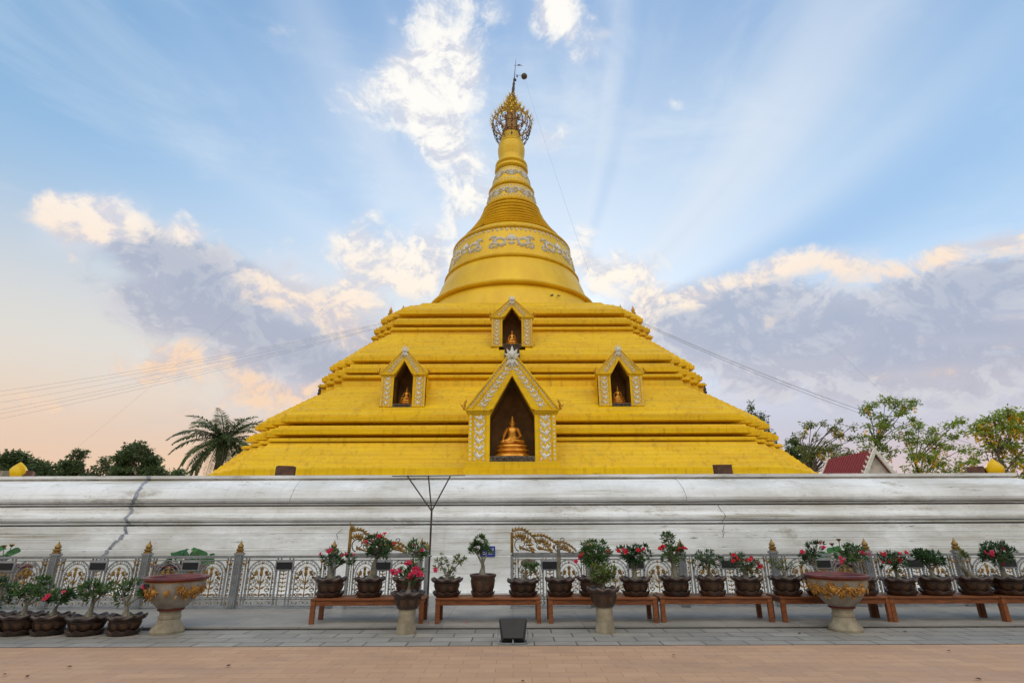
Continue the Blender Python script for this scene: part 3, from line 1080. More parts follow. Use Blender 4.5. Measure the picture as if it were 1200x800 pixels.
# small finials and the board on the stepped body
b = MB()
b.box(-.33, .33, YC - 8.62, YC - 8.44, 8.66, 9.14)
b.box(-.26, .26, YC - 8.66, YC - 8.6, 8.72, 9.08)
b.build('carved_board', M['brown_board'], pag, pag.location)
for sx_ in (-1, 1):
    b = MB()
    b.lathe([(.07, 0), (.09, .06), (.05, .12), (.075, .2), (.04, .3), (.0, .52)], 10, Matrix.Translation((sx_ * 8.75, YC - 7.3, 7.3)))
    b.build('corner_finial', M['steel_dark'], pag, pag.location, 40)
    for (fx_, fy_, fz_) in ((5.75, 4.85, 12.26), (6.3, 5.25, 12.0)):
        b = MB()
        b.lathe([(.11, 0), (.14, .08), (.08, .15), (.1, .24), (.05, .36), (.0, .5)], 10, Matrix.Translation((sx_ * fx_, YC - fy_, fz_)))
        b.build('corner_finial', M['gold_trim'], pag, pag.location, 40)
for i in range(2):
    b = MB()
    sx_ = (-1, 1)[i]
    b.prism([(sx_ * 8.15 - .25, 7.6), (sx_ * 8.15 + .25, 7.6), (sx_ * 8.15 + .06, 8.5), (sx_ * 8.15 - .06, 8.5)], YC - 6.9, YC - 6.6)
    b.build('corner_fin', M['gold'], pag, pag.location)


# shrines
def strip_relief(b, p0, p1, nrm, wd, rng, thin=False):
    p0, p1, nrm = Vector(p0), Vector(p1), Vector(nrm)
    d = p1 - p0
    L = d.length
    d.normalize()
    s = d.cross(nrm).normalized()
    step = wd * (1.5 if thin else .62)
    n = max(2, int(L / step))
    for i in range(n):
        p = p0 + d * (L * (i + .5) / n)
        if thin:
            b.leaf(p - d * step * .42, d, nrm, step * .84, wd * .8, .02)
            continue
        sg = 1 if i % 2 else -1
        b.leaf(p - d * step * .4, d + s * .25 * sg, nrm, step * 1.2, wd * .34, .035)
        for sg in (-1, 1):
            b.leaf(p, d * .7 + s * sg, nrm, wd * .56, wd * .26, .03)
            b.leaf(p + s * sg * wd * .32, -d + s * sg * .3, nrm, wd * .4, wd * .2, .03)
            b.leaf(p + d * step * .3 + s * sg * wd * .4, d * .2 - s * sg, nrm, wd * .3, wd * .18, .03)


def shrine(cx, yf, zb, zs, za, ze, zt, W, w, depth, deep, k, plinth):
    rng = random.Random(int(zb * 10))
    n_ = (0, -1, 0)
    b = MB()
    yb = yf + deep
    wl = W - .06 * k
    # two halves of the house-shaped body, leaving the niche open between them
    for sg in (-1, 1):
        poly = [(cx + sg * x, z) for x, z in [(w, zb), (wl, zb), (wl, ze), (.0, zt - .12 * k), (.0, za), (w, zs)]]
        if sg < 0:
            poly.reverse()
        b.prism(poly, yf + .05, yb)
    b.build('shrine', M['gold'], pag, pag.location)
    sh = b_obj = [o for o in pag.children if o.name.startswith('shrine')][-1]
    O = pag.location
    # dark painted niche lining and back
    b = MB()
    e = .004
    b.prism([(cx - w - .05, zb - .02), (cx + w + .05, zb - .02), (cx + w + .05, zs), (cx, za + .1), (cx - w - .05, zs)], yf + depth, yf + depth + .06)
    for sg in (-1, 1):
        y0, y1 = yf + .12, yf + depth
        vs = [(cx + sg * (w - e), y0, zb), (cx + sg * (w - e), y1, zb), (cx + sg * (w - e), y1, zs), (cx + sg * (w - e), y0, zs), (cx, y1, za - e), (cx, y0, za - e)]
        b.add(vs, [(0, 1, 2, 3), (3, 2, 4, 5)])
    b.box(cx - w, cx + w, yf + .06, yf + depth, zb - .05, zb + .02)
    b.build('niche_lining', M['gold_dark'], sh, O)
    for sg in (-1, 1):
        b = MB()
        x0, x1 = sorted((cx + sg * w, cx + sg * W))
        b.box(x0, x1, yf, yf + .4 * k, zb, ze - .16 * k)
        xo = cx + sg * (W - .14 * k)
        b.box(min(xo, x1 if sg > 0 else x0), max(xo, x1 if sg > 0 else x0), yf - .05 * k, yf + .3 * k, zb, ze - .17 * k)
        xi0, xi1 = sorted((cx + sg * w, cx + sg * (w + .13 * k)))
        b.box(xi0, xi1, yf - .04 * k, yf + .3 * k, zb, ze - .18 * k)
        # capital courses
        for j, (o_, za_, zb_) in enumerate(((.03, .17, .12), (.07, .12, .05), (.12, .05, .0))):
            b.box(x0 - (o_ * k if sg < 0 else -.0), x1 + (o_ * k if sg > 0 else 0), yf - o_ * k, yf + .5 * k, ze - za_ * k, ze - zb_ * k + .002)
        b.build('pillar', M['gold'], sh, O, bevel=.008)
        r = MB()
        mid = w + .13 * k + (W - .14 * k - w - .13 * k) * .5
        strip_relief(r, (cx + sg * mid, yf - .005, zb + .03), (cx + sg * mid, yf - .005, ze - .2 * k), n_, (W - w - .27 * k) * .88, rng)
        strip_relief(r, (cx + sg * (W - .07 * k), yf - .055 * k, zb + .03), (cx + sg * (W - .07 * k), yf - .055 * k, ze - .2 * k), n_, .09 * k, rng, True)
        r.build('silver_relief', M['silver'], sh, O)
    # gable boards
    for sg in (-1, 1):
        b = MB()
        slope = (za - zs) / w
        wi = min(w, max(.02, (za - ze) / slope)) if ze > zs else w
        poly = [(cx + sg * wi, ze), (cx + sg * (W + .12 * k), ze), (cx, zt), (cx, za)]
        if sg < 0:
            poly.reverse()
        b.prism(poly, yf - .1 * k, yf + .45 * k)
        dv = Vector((-(W + .12 * k), 0, zt - ze))
        ln = dv.length
        ux, uz = dv.x / ln, dv.z / ln
        # raised edge moulding along the outside of the gable and along the opening
        px_, pz_ = cx + sg * (W + .12 * k), ze
        b.tube([(px_, yf - .12 * k, pz_), (cx, yf - .12 * k, zt)], .035 * k, 6)
        b.tube([(cx + sg * (wi + .03 * k), yf - .11 * k, ze + .02), (cx, yf - .11 * k, za + .05 * k)], .03 * k, 6)
        off = .2 * k
        b.tube([(px_ - sg * off * 1.2, yf - .11 * k, ze + .03), (cx, yf - .11 * k, zt - off * 1.35)], .02 * k, 5)
        b.build('gable', M['gold'], sh, O)
        r = MB()
        q0 = Vector((cx + sg * ((W + .12 * k) * .5 + wi * .5 - .05 * k), yf - .105 * k, ze + .06 * k))
        q1 = Vector((cx + sg * .05, yf - .105 * k, (za + zt) / 2 - .0))
        strip_relief(r, q0, q1, n_, .3 * k, rng)
        t0 = Vector((px_ - sg * .14 * k, yf - .105 * k, ze + .05))
        t1 = Vector((cx + sg * .06, yf - .105 * k, zt - .16 * k))
        strip_relief(r, t0, t1, n_, .08 * k, rng, True)
        r.build('silver_relief', M['silver'], sh, O)
        b = MB()
        fx = cx + sg * (W + .16 * k)
        b.lathe([(.05 * k, 0), (.07 * k, .06 * k), (.03 * k, .1 * k), (.055 * k, .17 * k), (.0, .34 * k)], 8, Matrix.Translation((fx, yf - .02, ze)))
        b.leaf((fx, yf - .06, ze + .08 * k), (sg, 0, .8), n_, .2 * k, .1 * k, .03, True)
        b.leaf((fx, yf - .06, ze + .2 * k), (-sg * .4, 0, 1), n_, .2 * k, .1 * k, .03, True)
        b.build('eave_finial', M['gold_trim'], sh, O, 40)
    b = MB()
    p = Vector((cx, yf - .12 * k, zt - .26 * k))
    for a in (-1.5, -1.0, -.5, 0, .5, 1.0, 1.5):
        b.leaf(p, (math.sin(a), 0, math.cos(a)), n_, (.5 - .16 * abs(a)) * k, .17 * k, .06 * k, True)
    for a in (-.7, 0, .7):
        b.leaf(p + Vector((0, -.02, -.02)), (math.sin(a), 0, -math.cos(a)), n_, .36 * k, .15 * k, .06 * k)
    b.blob((cx, yf - .16 * k, zt - .14 * k), .08 * k, .05 * k, .12 * k)
    b.build('apex_finial', M['silver'], sh, O)
    b = MB()
    zsill = .2 * k
    b.box(cx - w, cx + w, yf - .02, yf + .1, zb - .02, zb + zsill)
    strip_relief(b, (cx - w + .05, yf - .025, zb + zsill * .5), (cx + w - .05, yf - .025, zb + zsill * .5), n_, zsill * .7, rng)
    b.build('carved_sill', M['carved'], sh, O)
    if plinth:
        b = MB()
        b.box(cx - W - .16, cx + W + .16, yf - .14, yf + .6, 3.02, zb - .22)
        b.box(cx - W - .1, cx + W + .1, yf - .09, yf + .6, zb - .22, zb - .0)
        b.box(cx - w - .02, cx + w + .02, yf - .155, yf + .2, 3.02, zb - .24)
        b.build('plinth', M['gold'], sh, O, bevel=.01)
    return sh


shrine(0.0, 18.62, 3.74, 5.36, 6.80, 5.56, 7.72, 1.54, .79, 1.25, 3.6, 1.0, True)
shrine(-4.35, 20.52, 6.10, 7.32, 7.98, 7.44, 8.52, .89, .38, 1.0, 2.4, .62, False)
shrine(4.32, 20.52, 6.10, 7.32, 7.98, 7.44, 8.52, .89, .38, 1.0, 2.4, .62, False)
shrine(0.0, 22.72, 9.34, 10.62, 11.24, 10.78, 11.74, .94, .44, .85, 2.2, .62, False)


# ------------------------------------------------------------------ gilded statues
def statue(loc, s, label):
    t = thing('seated_statue', loc, label, 'statue', 'gilded statues in the niches', 0, s)
    nodes = {'pel': ((0, 0, .13), .17, None), 'bel': ((0, 0, .28), .135, 'pel'), 'che': ((0, -.01, .45), .16, 'bel'), 'col': ((0, 0, .56), .12, 'che'), 'nec': ((0, 0, .63), .058, 'col'),
             'chn': ((0, -.012, .69), .082, 'nec'), 'hed': ((0, -.012, .77), .098, 'chn'), 'top': ((0, 0, .86), .07, 'hed'), 'bun': ((0, 0, .92), .042, 'top'), 'fla': ((0, 0, 1.02), .012, 'bun'),
             'nos': ((0, -.115, .755), .014, 'hed')}
    for s_, q in ((-1, 'l'), (1, 'r')):
        nodes['sh' + q] = ((s_ * .2, .0, .53), .07, 'col')
        nodes['ea' + q] = ((s_ * .1, 0, .73), .018, 'hed')
        nodes['th' + q] = ((s_ * .14, -.05, .1), .12, 'pel')
        nodes['kn' + q] = ((s_ * .40, -.14, .085), .075, 'th' + q)
        nodes['an' + q] = ((s_ * .12, -.3, .09 + .03 * s_), .05, 'kn' + q)
        nodes['ft' + q] = ((-s_ * .08, -.31, .1 + .03 * s_), .04, 'an' + q)
    nodes['ell'] = ((-.29, .02, .31), .05, 'shl')
    nodes['wrl'] = ((-.31, -.15, .2), .034, 'ell')
    nodes['hal'] = ((-.31, -.23, .15), .036, 'wrl')
    nodes['elr'] = ((.29, .01, .3), .05, 'shr')
    nodes['wrr'] = ((.15, -.2, .2), .034, 'elr')
    nodes['har'] = ((.03, -.25, .18), .038, 'wrr')
    for i in range(4):
        nodes['fl%d' % i] = ((-.335 + .016 * i, -.26 - .004 * (i % 2), .06 + .006 * abs(i - 1)), .0085, 'hal')
        nodes['fr%d' % i] = ((-.075 + .008 * abs(i - 1), -.235 - .016 * i, .178), .0085, 'har')
    nodes['tl'] = ((-.27, -.235, .11), .01, 'hal')
    nodes['tr'] = ((-.0, -.245, .235), .01, 'har')
    ks = list(nodes)
    me = bpy.data.meshes.new('body')
    me.from_pydata([nodes[k][0] for k in ks], [(ks.index(k), ks.index(nodes[k][2])) for k in ks if nodes[k][2]], [])
    me.materials.append(M['bronze'])
    o = bpy.data.objects.new('body', me)
    COL.objects.link(o)
    o.parent = t
    o.location = (0, 0, .42)
    o.modifiers.new('skin', 'SKIN')
    for i, k in enumerate(ks):
        sv = me.skin_vertices[0].data[i]
        sv.radius = (nodes[k][1],) * 2
        sv.use_root = k == 'pel'
    o.modifiers.new('smooth', 'SUBSURF').render_levels = 2
    o.modifiers[0].use_smooth_shade = True
    b = MB()
    b.lathe([(.60, 0), (.62, .03), (.60, .09), (.54, .12), (.50, .15), (.52, .18), (.57, .21), (.56, .25), (.50, .28), (.47, .30), (.49, .33), (.52, .36), (.5, .41), (.46, .425)], 40, sy=.68)
    b.build('lotus_pedestal', M['bronze'], t, smooth=35)
    return t


statue((0, 19.25, 3.95), 1.06, 'large gilded seated statue in the tall central niche nearest the wall')
statue((-4.30, 21.05, 6.24), .56, 'small gilded seated statue in the left niche of the middle tier')
statue((4.30, 21.05, 6.24), .56, 'small gilded seated statue in the right niche of the middle tier')
statue((0, 23.12, 9.48), .56, 'small gilded seated statue in the topmost niche below the bell')
# ------------------------------------------------------------------ ornamental fence
FY = 12.1
FZ = .045
PW = 1.78                                  # clear width of one panel
b_frame, b_gold, b_plaque = MB(), MB(), MB()


def bar(b, x0, x1, z0, z1, t=.03):
    b.box(x0, x1, -t / 2, t / 2, z0, z1)


def arc(b, cx, cz, r, a0, a1, rad, n=12, y=0.0):
    b.tube([(cx + r * math.cos(a0 + (a1 - a0) * i / n), y, cz + r * math.sin(a0 + (a1 - a0) * i / n)) for i in range(n + 1)], rad, 4)


def scroll(b, cx, cz, r, a0, turn, rad, y=0.0, n=18, k=.75):
    """a spiral that tightens as it turns"""
    b.tube([(cx + r * (1 - k * i / n) * math.cos(a0 + turn * i / n), y, cz + r * (1 - k * i / n) * math.sin(a0 + turn * i / n)) for i in range(n + 1)],
           [rad * (1 - .4 * i / n) for i in range(n + 1)], 4)


def gl(x, z, a, L, Wd, y=-.022):
    Wd *= .8
    b_gold.leaf((x, y, z), (math.sin(a), 0, math.cos(a)), (0, -1, 0), L, Wd, .02, True)


def panel_art(fr, arch_c=.45, hw=PW / 2):
    bar(fr, -hw, hw, .965, 1.015, .05)
    bar(fr, -hw, hw, .915, .935)
    bar(fr, -hw, hw, .165, .185)
    bar(fr, -hw, hw, .205, .22)
    bar(fr, -hw, hw, .03, .055, .04)
    for s in (-1, 1):
        for x in (.885, .80, .745, .085, .155):
            bar(fr, s * x - .011, s * x + .011, .055, .965, .026)
        for z in (.26, .36, .46, .56, .66, .76, .86):
            gl(s * .843, z - .035, 0, .07, .05)
            gl(s * .843, z + .05, 0, .03, .03)
            fr.tube([(s * .80, 0, z + .045), (s * .885, 0, z + .045)], .006, 4)
        for z in (.09, .12):
            gl(s * .843, z - .03, 0, .06, .05)
    for z in (.25, .33, .41, .49, .57, .65, .71):
        gl(0, z - .03, 0, .065, .07)
        gl(-.02, z, -1.2, .06, .04)
        gl(.02, z, 1.2, .06, .04)
    for s in (-1, 1):
        cx = s * arch_c
        for r, rad in ((.285, .014), (.222, .011)):
            arc(fr, cx, .64, r, 0, math.pi, rad)
            for e in (-1, 1):
                bar(fr, cx + e * r - rad, cx + e * r + rad, .22, .64, .024)
        for i in range(9):
            a = math.pi * (i + .5) / 9
            x, z = cx + .253 * math.cos(a), .64 + .253 * math.sin(a)
            fr.tube([(x + .024 * math.cos(q * 1.0472), 0, z + .024 * math.sin(q * 1.0472)) for q in range(6)], .007, 4, True)
        for e in (-1, 1):
            for z in (.3, .42, .54, .62):
                fr.tube([(cx + e * .222, 0, z), (cx + e * .285, 0, z)], .006, 4)
                gl(cx + e * .253, z - .07, 0, .05, .045)
        # golden tree in the arch
        b_gold.tube([(cx, -.012, .22), (cx, -.012, .6)], .012, 4)
        gl(cx, .6, 0, .15, .1)
        for e in (-1, 1):
            for z, L, a in ((.25, .13, 1.25), (.36, .14, 1.0), (.47, .13, .8)):
                gl(cx, z, e * a, L, .055)
                gl(cx + e * L * .8, z + .03, e * (a + .9), .07, .04)
                scroll(fr, cx + e * .11, z + .02, .05, math.pi / 2, -e * 4.2, .007, .004)
            gl(cx + e * .095, .63, e * .3, .1, .075)
            gl(cx + e * .095, .63, e * 1.2, .08, .05)
            gl(cx + e * .15, .56, e * .9, .08, .06)
            # corner leaves
            gl(cx + e * .32, .86, -e * .6 + math.pi * 0, .1, .06)
            gl(cx + e * .32, .83, e * .35 * s * 0 + e * 1.0, .12, .07)
            gl(cx + e * .30, .80, math.pi + e * .25, .1, .045)
        gl(cx, .9, math.pi, .06, .06)
        for e, z in [(e, z) for e in (-1, 1) for z in (.27, .37, .47, .57, .67)]:
                scroll(fr, cx + e * .15, z, .06, math.pi * (.5 + .5 * e), e * 5.5, .010, .004)
                gl(cx + e * .19, z - .03, -e * .3, .06, .05)
        for (qx, qz, qr) in ((0, .76, .05), (-.1, .69, .045), (.1, .69, .045), (-.15, .59, .035), (.15, .59, .035), (0, .64, .04)):
            for j in range(6):
                gl(cx + qx, qz, j * 1.047, qr, qr)
            fr.tube([(cx, 0, .45), (cx + qx * .6, 0, qz - .1), (cx + qx, 0, qz)], .008, 4)
        for z in (.70, .76):
            gl(cx, z - .03, 0, .09, .08)
        arc(fr, cx, .64, .15, 0, math.pi, .008)
        # bottom border
        for i in range(6):
            x = cx - .28 + .112 * i
            scroll(fr, x, .11, .042, 0, 5.5 * (-1) ** i, .006)
            gl(x + .05, .09, .5 * (-1) ** i, .06, .04)
            gl(x, .19, 1.57, .05, .018)


panel_art(b_frame)
b_plaque.box(-.155, .155, -.055, -.03, .755, .885)
pb = MB()
pb.box(-.19, .19, -.035, .0, .72, .92)
fl = thing('ornamental_fence', (0, FY, FZ), 'grey and gold ornamental railing on the left of the gateway, with arched panels', 'fence', 'railings in front of the terrace wall')
fr_ = thing('ornamental_fence', (0, FY, FZ), 'grey and gold ornamental railing on the right of the gateway, with arched panels', 'fence', 'railings in front of the terrace wall')


def part_empty(name, parent, loc):
    o = bpy.data.objects.new(name, None)
    o.empty_display_size = .1
    COL.objects.link(o)
    o.parent = parent
    o.location = loc
    return o


panel0 = b_frame.build('fence_panel', M['rail'], fl, more=(b_gold, M['rail_gold']))
q = pb.build('plaque_frame', M['rail_light'], panel0, bevel=.004)
b_plaque.build('name_plaque', M['plaque'], panel0)

pp = MB()
pp.box(-.075, .075, -.05, .05, .0, 1.06)
for i in range(4):
    x = -.056 + .0375 * i
    pp.tube([(x, -.05, .02), (x, -.05, 1.05)], .014, 6)
pp.box(-.09, .09, -.065, .065, 1.03, 1.07)
pp.lathe([(.05, -.02), (.05, .0), (.09, .0), (.085, .03)], 10, Matrix.Translation((0, -.03, -.02)))
post0 = pp.build('fence_post', M['rail'], fl, smooth=40)
pf = MB()
pf.box(-.06, .06, -.05, .05, 1.07, 1.10)
pf.lathe([(.05, 1.10), (.075, 1.125), (.075, 1.15), (.045, 1.17), (.062, 1.19), (.058, 1.215), (.03, 1.25), (.0, 1.33)], 12)
pf.build('gold_finial', M['rail_gold'], post0, smooth=40)


def zc_of(Y, z):
    return Y * ct + (z - EYE) * st


KX = zc_of(FY, 1.1) / F


def fx(px):
    return (px - CX) * KX


lposts = [-152, -43, 65, 172, 280, 390]
rposts = [689, 797, 905, 1014, 1120, 1229, 1337]
first = True
for grp, posts in ((fl, lposts), (fr_, rposts)):
    for p in posts:
        o = post0 if first else copy_tree(post0)
        first = False
        o.parent = grp
        o.location = (fx(p), 0, 0)
first = True
for grp, posts in ((fl, lposts), (fr_, rposts)):
    for p, q in zip(posts, posts[1:]):
        o = panel0 if first else copy_tree(panel0)
        first = False
        o.parent = grp
        o.location = ((fx(p) + fx(q)) / 2, 0, 0)
        o.scale = ((fx(q) - fx(p) - .15) / PW, 1, 1)


# gate leaves with a scrolled crest
def gate(x0, x1, label, flip):
    t = thing('gate_leaf', ((x0 + x1) / 2, FY - .12, FZ), label, 'gate', 'open gate leaves')
    global b_gold
    hw = (x1 - x0) / 2
    b_gold = MB()
    fr = MB()
    panel_art(fr)
    k = hw / (PW / 2)
    for bb in (fr, b_gold):
        for p in bb.v:
            p.x *= k
    for s in (-1, 1):
        bar(fr, s * hw - .03, s * hw + .03, 0, 1.03, .06)
    bar(fr, -hw, hw, 1.0, 1.06, .06)
    fr.build('gate_frame', M['rail'], t, more=(b_gold, M['rail_gold']))
    b_gold = MB()
    cr = MB()
    # crest: falls from the tall end to the low end in three swells
    n = 46
    top = []
    for i in range(n + 1):
        u = i / n
        h = .40 * (1 - u) ** .75 + .09 * abs(math.sin(u * math.pi * 3.0)) * (1 - .4 * u) + .03
        top.append((flip * (-hw + 2 * hw * .86 * u), -.01, 1.06 + h))
    b_gold.tube(top, [.02 - .006 * i / n for i in range(n + 1)], 5)
    for i in range(0, n, 2):
        (xa, _, za), (xb, _, zb) = top[i], top[i + 1]
        aa = math.atan2(xb - xa, zb - za)
        L = .2 * (1 - .5 * i / n)
        gl(xa, za - .02, aa, L, .06 * (1 - .4 * i / n))
        gl(xa, za - .02, aa - flip * .9, L * .5, .05)
        gl(xa, za - .05, aa + flip * 1.3, L * .9, .07)
    b_gold.tube([(-flip * hw, -.01, 1.06), (-flip * hw, -.01, 1.54 if flip > 0 and x0 < -1 else 1.46)], .035, 5)
    if x0 < -1:
        b_gold.blob((-flip * hw + .02, -.01, 1.56), .05, .04, .06)
        gl(-flip * hw, 1.54, flip * 1.5, .12, .05)
        gl(-flip * hw, 1.58, -.3, .12, .05)
    for i in range(3):
        u = .08 + .29 * i
        x = flip * (-hw + 2 * hw * .86 * (u + .06))
        s = .15 - .03 * i
        scroll(cr, x, 1.08 + s, s, math.pi * (.5 if i % 2 else 1.4), flip * -7.0, .016)
        scroll(cr, x + flip * .17, 1.08 + s * .7, s * .6, math.pi * .2, flip * 6.0, .012)
        scroll(cr, x + flip * .1, 1.2 + s * 1.2, s * .55, math.pi, flip * -6.0, .012)
        for j in range(5):
            a = flip * (.5 + .5 * j)
            gl(x + flip * .05 * j, 1.12 + .05 * (5 - j) * (1 - .3 * i) * .6, a, .19 - .03 * i, .085)
            gl(x + flip * .06 * j, 1.1, -a * .6, .12, .06)
    for p in (cr, b_gold):
        pass
    cr.build('scroll_crest', M['rail_dark'], t, more=(b_gold, M['rail_gold']))
    pq = MB()
    pq.box(-.19, .19, -.045, -.012, .72, .92)
    f_ = pq.build('plaque_frame', M['rail_light'], t, bevel=.004)
    pq = MB()
    pq.box(-.155, .155, -.065, -.046, .755, .885)
    pq.build('name_plaque', M['plaque'], f_)
    return t


gate(fx(410), fx(492), 'left gate leaf with a gilded scroll crest falling to the right and a bird-like tip', 1)
g2 = gate(fx(599), fx(686), 'right gate leaf with a gilded scroll crest beside the gateway opening', 1)
pq = MB()
pq.blob((-.45, -.06, .86), .16, .02, .09, 16, 8)
pq.build('oval_board', M['carved'], g2)
# pair of round poles at the gateway
t = thing('gate_post', (fx(497), FY - .1, FZ), 'pair of slim grey gate poles with gold caps at the edge of the gateway', 'post')
b = MB()
b.tube([(-.055, 0, 0), (-.055, 0, 1.22)], .035, 10)
b.tube([(.06, 0, 0), (.06, 0, 1.14)], .04, 10)
b.tube([(.06, 0, 1.0), (.17, -.02, 1.0)], .02, 6)
b.tube([(.06, 0, .12), (.13, 0, .12)], .03, 6)
b.build('pole', M['rail'], t, smooth=40)
b = MB()
b.lathe([(.045, 1.14), (.05, 1.18), (.03, 1.22), (.0, 1.3)], 10, Matrix.Translation((.06, 0, 0)))
b.lathe([(.04, 1.22), (.045, 1.25), (.0, 1.36)], 10, Matrix.Translation((-.055, 0, 0)))
b.build('gold_cap', M['rail_gold'], t, smooth=40)

# thin mast with three prongs under a cross bar
p0 = at(500, 705, 12.5)
t = thing('forked_mast', (p0.x, 12.5, FZ), 'thin dark mast splitting into three prongs under a long crossbar', 'mast')
pf_, ptop = at(500, 597, 12.5), at(501, 557, 12.5)
b = MB()
b.tube([(0, 0, 0), (0, 0, pf_.z - FZ)], .022, 8)
b.build('pole', M['steel_dark'], t)
for x in (477, 501.5, 527):
    b = MB()
    q = at(x, 557.5, 12.5)
    b.tube([(0, 0, pf_.z - FZ - .02), (q.x - p0.x, 0, q.z - FZ)], .017, 6)
    b.build('prong', M['steel_dark'], t)
b = MB()
a_, e_ = at(459, 557.2, 12.5), at(545, 556.6, 12.5)
b.tube([(a_.x - p0.x, 0, a_.z - FZ), (e_.x - p0.x, 0, e_.z - FZ)], .011, 6)
b.build('crossbar', M['steel_dark'], t)

# small blue sign on the wall
p = at(570.5, 645.5, 14.28)
t = thing('wall_sign', (p.x, 14.28, p.z), 'small blue sign with white lettering fixed to the white wall', 'sign')
b = MB()
b.box(-.19, .19, -.01, .012, -.12, .12)
b.build('board', M['sign_blue'], t, bevel=.004)
b = MB()
for z, xs in ((.045, [(-.14, -.11), (-.095, -.05), (-.035, -.0), (.02, .06), (.075, .10), (.115, .15)]), (-.05, [(-.13, -.07), (-.05, -.02), (0, .05), (.07, .12)])):
    for x0, x1 in xs:
        b.box(x0, x1, -.0135, -.0105, z - .02, z - .008)
        b.box(x0, x0 + .01, -.0135, -.0105, z - .008, z + .02)
        b.box(x1 - .01, x1, -.0135, -.0105, z - .008, z + .03)
        b.box(x0 + .01, x1 - .01, -.0135, -.0105, z + .022, z + .03)
b.build('lettering', M['sign_white'], t)

# ------------------------------------------------------------------ benches
bench_labels = ['wooden bench on the left, behind the red-flowered pedestal pot', 'wooden bench in the gateway opening, behind the black floodlight',
                'wooden bench behind the pedestal pot of variegated leaves', 'wooden bench carrying the white-dotted bush and two red-flowered plants',
                'wooden bench half hidden behind the big right-hand urn', 'wooden bench carrying the leaning, nearly leafless trunk', 'wooden bench cut off by the right edge of the picture']
BH, BL, BD = .40, 1.92, .56
bench0 = thing('wooden_bench', (0, 0, FZ), bench_labels[0], 'bench', 'wooden benches along the terrace edge')
b = MB()
for i in range(4):
    y0 = i * .142
    b.box(-BL / 2, BL / 2, y0, y0 + .134, BH - .03, BH)
b.build('seat', M['wood'], bench0, bevel=.004)
b = MB()
b.box(-BL / 2 + .03, BL / 2 - .03, .025, .05, BH - .115, BH - .03)
b.box(-BL / 2 + .03, BL / 2 - .03, BD - .05, BD - .025, BH - .115, BH - .03)
b.box(-BL / 2 + .04, -BL / 2 + .065, .05, BD - .05, BH - .105, BH - .03)
b.box(BL / 2 - .065, BL / 2 - .04, .05, BD - .05, BH - .105, BH - .03)
b.build('apron', M['wood'], bench0, bevel=.003)
for sx_ in (-1, 1):
    for y in (.0, BD - .075):
        b = MB()
        x = sx_ * (BL / 2 - .045)
        b.box(x - .038, x + .038, y + .008, y + .075, 0, BH - .03)
        b.build('leg', M['wood'], bench0, bevel=.004)
BY = 10.2
KB = zc_of(BY, .4) / F
bxs = [(363, 496), (509, 633), (641, 769), (773, 905), (914, 1043), (1041, 1176), (1171, 1300)]
rng = random.Random(8)
for i, (a_, e_) in enumerate(bxs):
    o = bench0 if i == 0 else copy_tree(bench0)
    o['label'] = bench_labels[i]
    o.location = (((a_ + e_) / 2 - CX) * KB, BY + rng.uniform(-.03, .03), FZ)
    o.scale.x = (e_ - a_) * KB / BL
    o.rotation_euler.z = rng.uniform(-.01, .01)

# ------------------------------------------------------------------ potted desert roses
PG = 'potted desert roses in front of the terrace'


def scallop(n, amp):
    def f(r, z, q, i):
        return r, z
    return f


def pot_mesh(w, h, style):
    """(pot, saucer, z of the soil)"""
    b, s = MB(), MB()
    r = w / 2
    if style == 'tall':
        prof = [(.62 * r, .0), (.7 * r, .03), (.84 * r, h * .3), (.92 * r, h * .6), (.94 * r, h * .8), (1.0 * r, h * .86), (1.04 * r, h * .9), (1.04 * r, h * .98), (.98 * r, h), (.92 * r, h * .97), (.9 * r, h * .86)]
    else:
        prof = [(.62 * r, .0), (.66 * r, .02), (.72 * r, h * .25), (.80 * r, h * .5), (.84 * r, h * .66), (.85 * r, h * .72), (.97 * r, h * .78), (1.03 * r, h * .84), (1.05 * r, h * .93), (1.0 * r, h), (.93 * r, h * .98), (.86 * r, h * .84)]

    def mod(rr, z, q, i):
        if style == 'tall':
            return rr * (1 + .012 * math.cos(8 * q)), z
        k = max(0, (i - 4) / 5.0)
        k = min(k, 1)
        return rr * (1 + .05 * k * math.cos(9 * q)), z + (.018 * k * math.cos(9 * q) if i >= 6 else 0)
    b.lathe(prof, 54, mod=mod)
    sp = [(.6 * r, 0), (.74 * r, .0), (.86 * r, .03), (.93 * r, .075), (.9 * r, .08), (.8 * r, .045), (.6 * r, .04)]
    s.lathe(sp, 54, mod=lambda rr, z, q, i: (rr * (1 + .045 * (i > 1) * (i < 5) * math.cos(9 * q)), z + .014 * (i in (2, 3, 4)) * math.cos(9 * q)))
    return b, s, prof[-1]


def ring_panels(b, w, h, style):
    """ochre glazed panels between the ribs of the pot"""
    r = w / 2
    n = 9 if style != 'tall' else 8
    for k in range(n):
        qc = 2 * math.pi * (k + .5) / n
        da = math.pi / n * .78
        vs, fs = [], []
        m = 6
        rows = [(.20, .70), (.3, .745), (.45, .795), (.6, .838)] if style != 'tall' else [(.15, .77), (.3, .85), (.5, .895), (.7, .94)]
        for zf, rf in rows:
            for i in range(m + 1):
                q = qc - da + 2 * da * i / m
                e = 1 - abs(2 * i / m - 1) ** 3
                rr = r * rf * (1 + (.012 * math.cos(8 * q) if style == 'tall' else 0)) + .004 + .008 * e
                vs.append((rr * math.cos(q), rr * math.sin(q), zf * h))
        for a in range(len(rows) - 1):
            for i in range(m):
                fs.append((a * (m + 1) + i, a * (m + 1) + i + 1, (a + 1) * (m + 1) + i + 1, (a + 1) * (m + 1) + i))
        b.add(vs, fs)


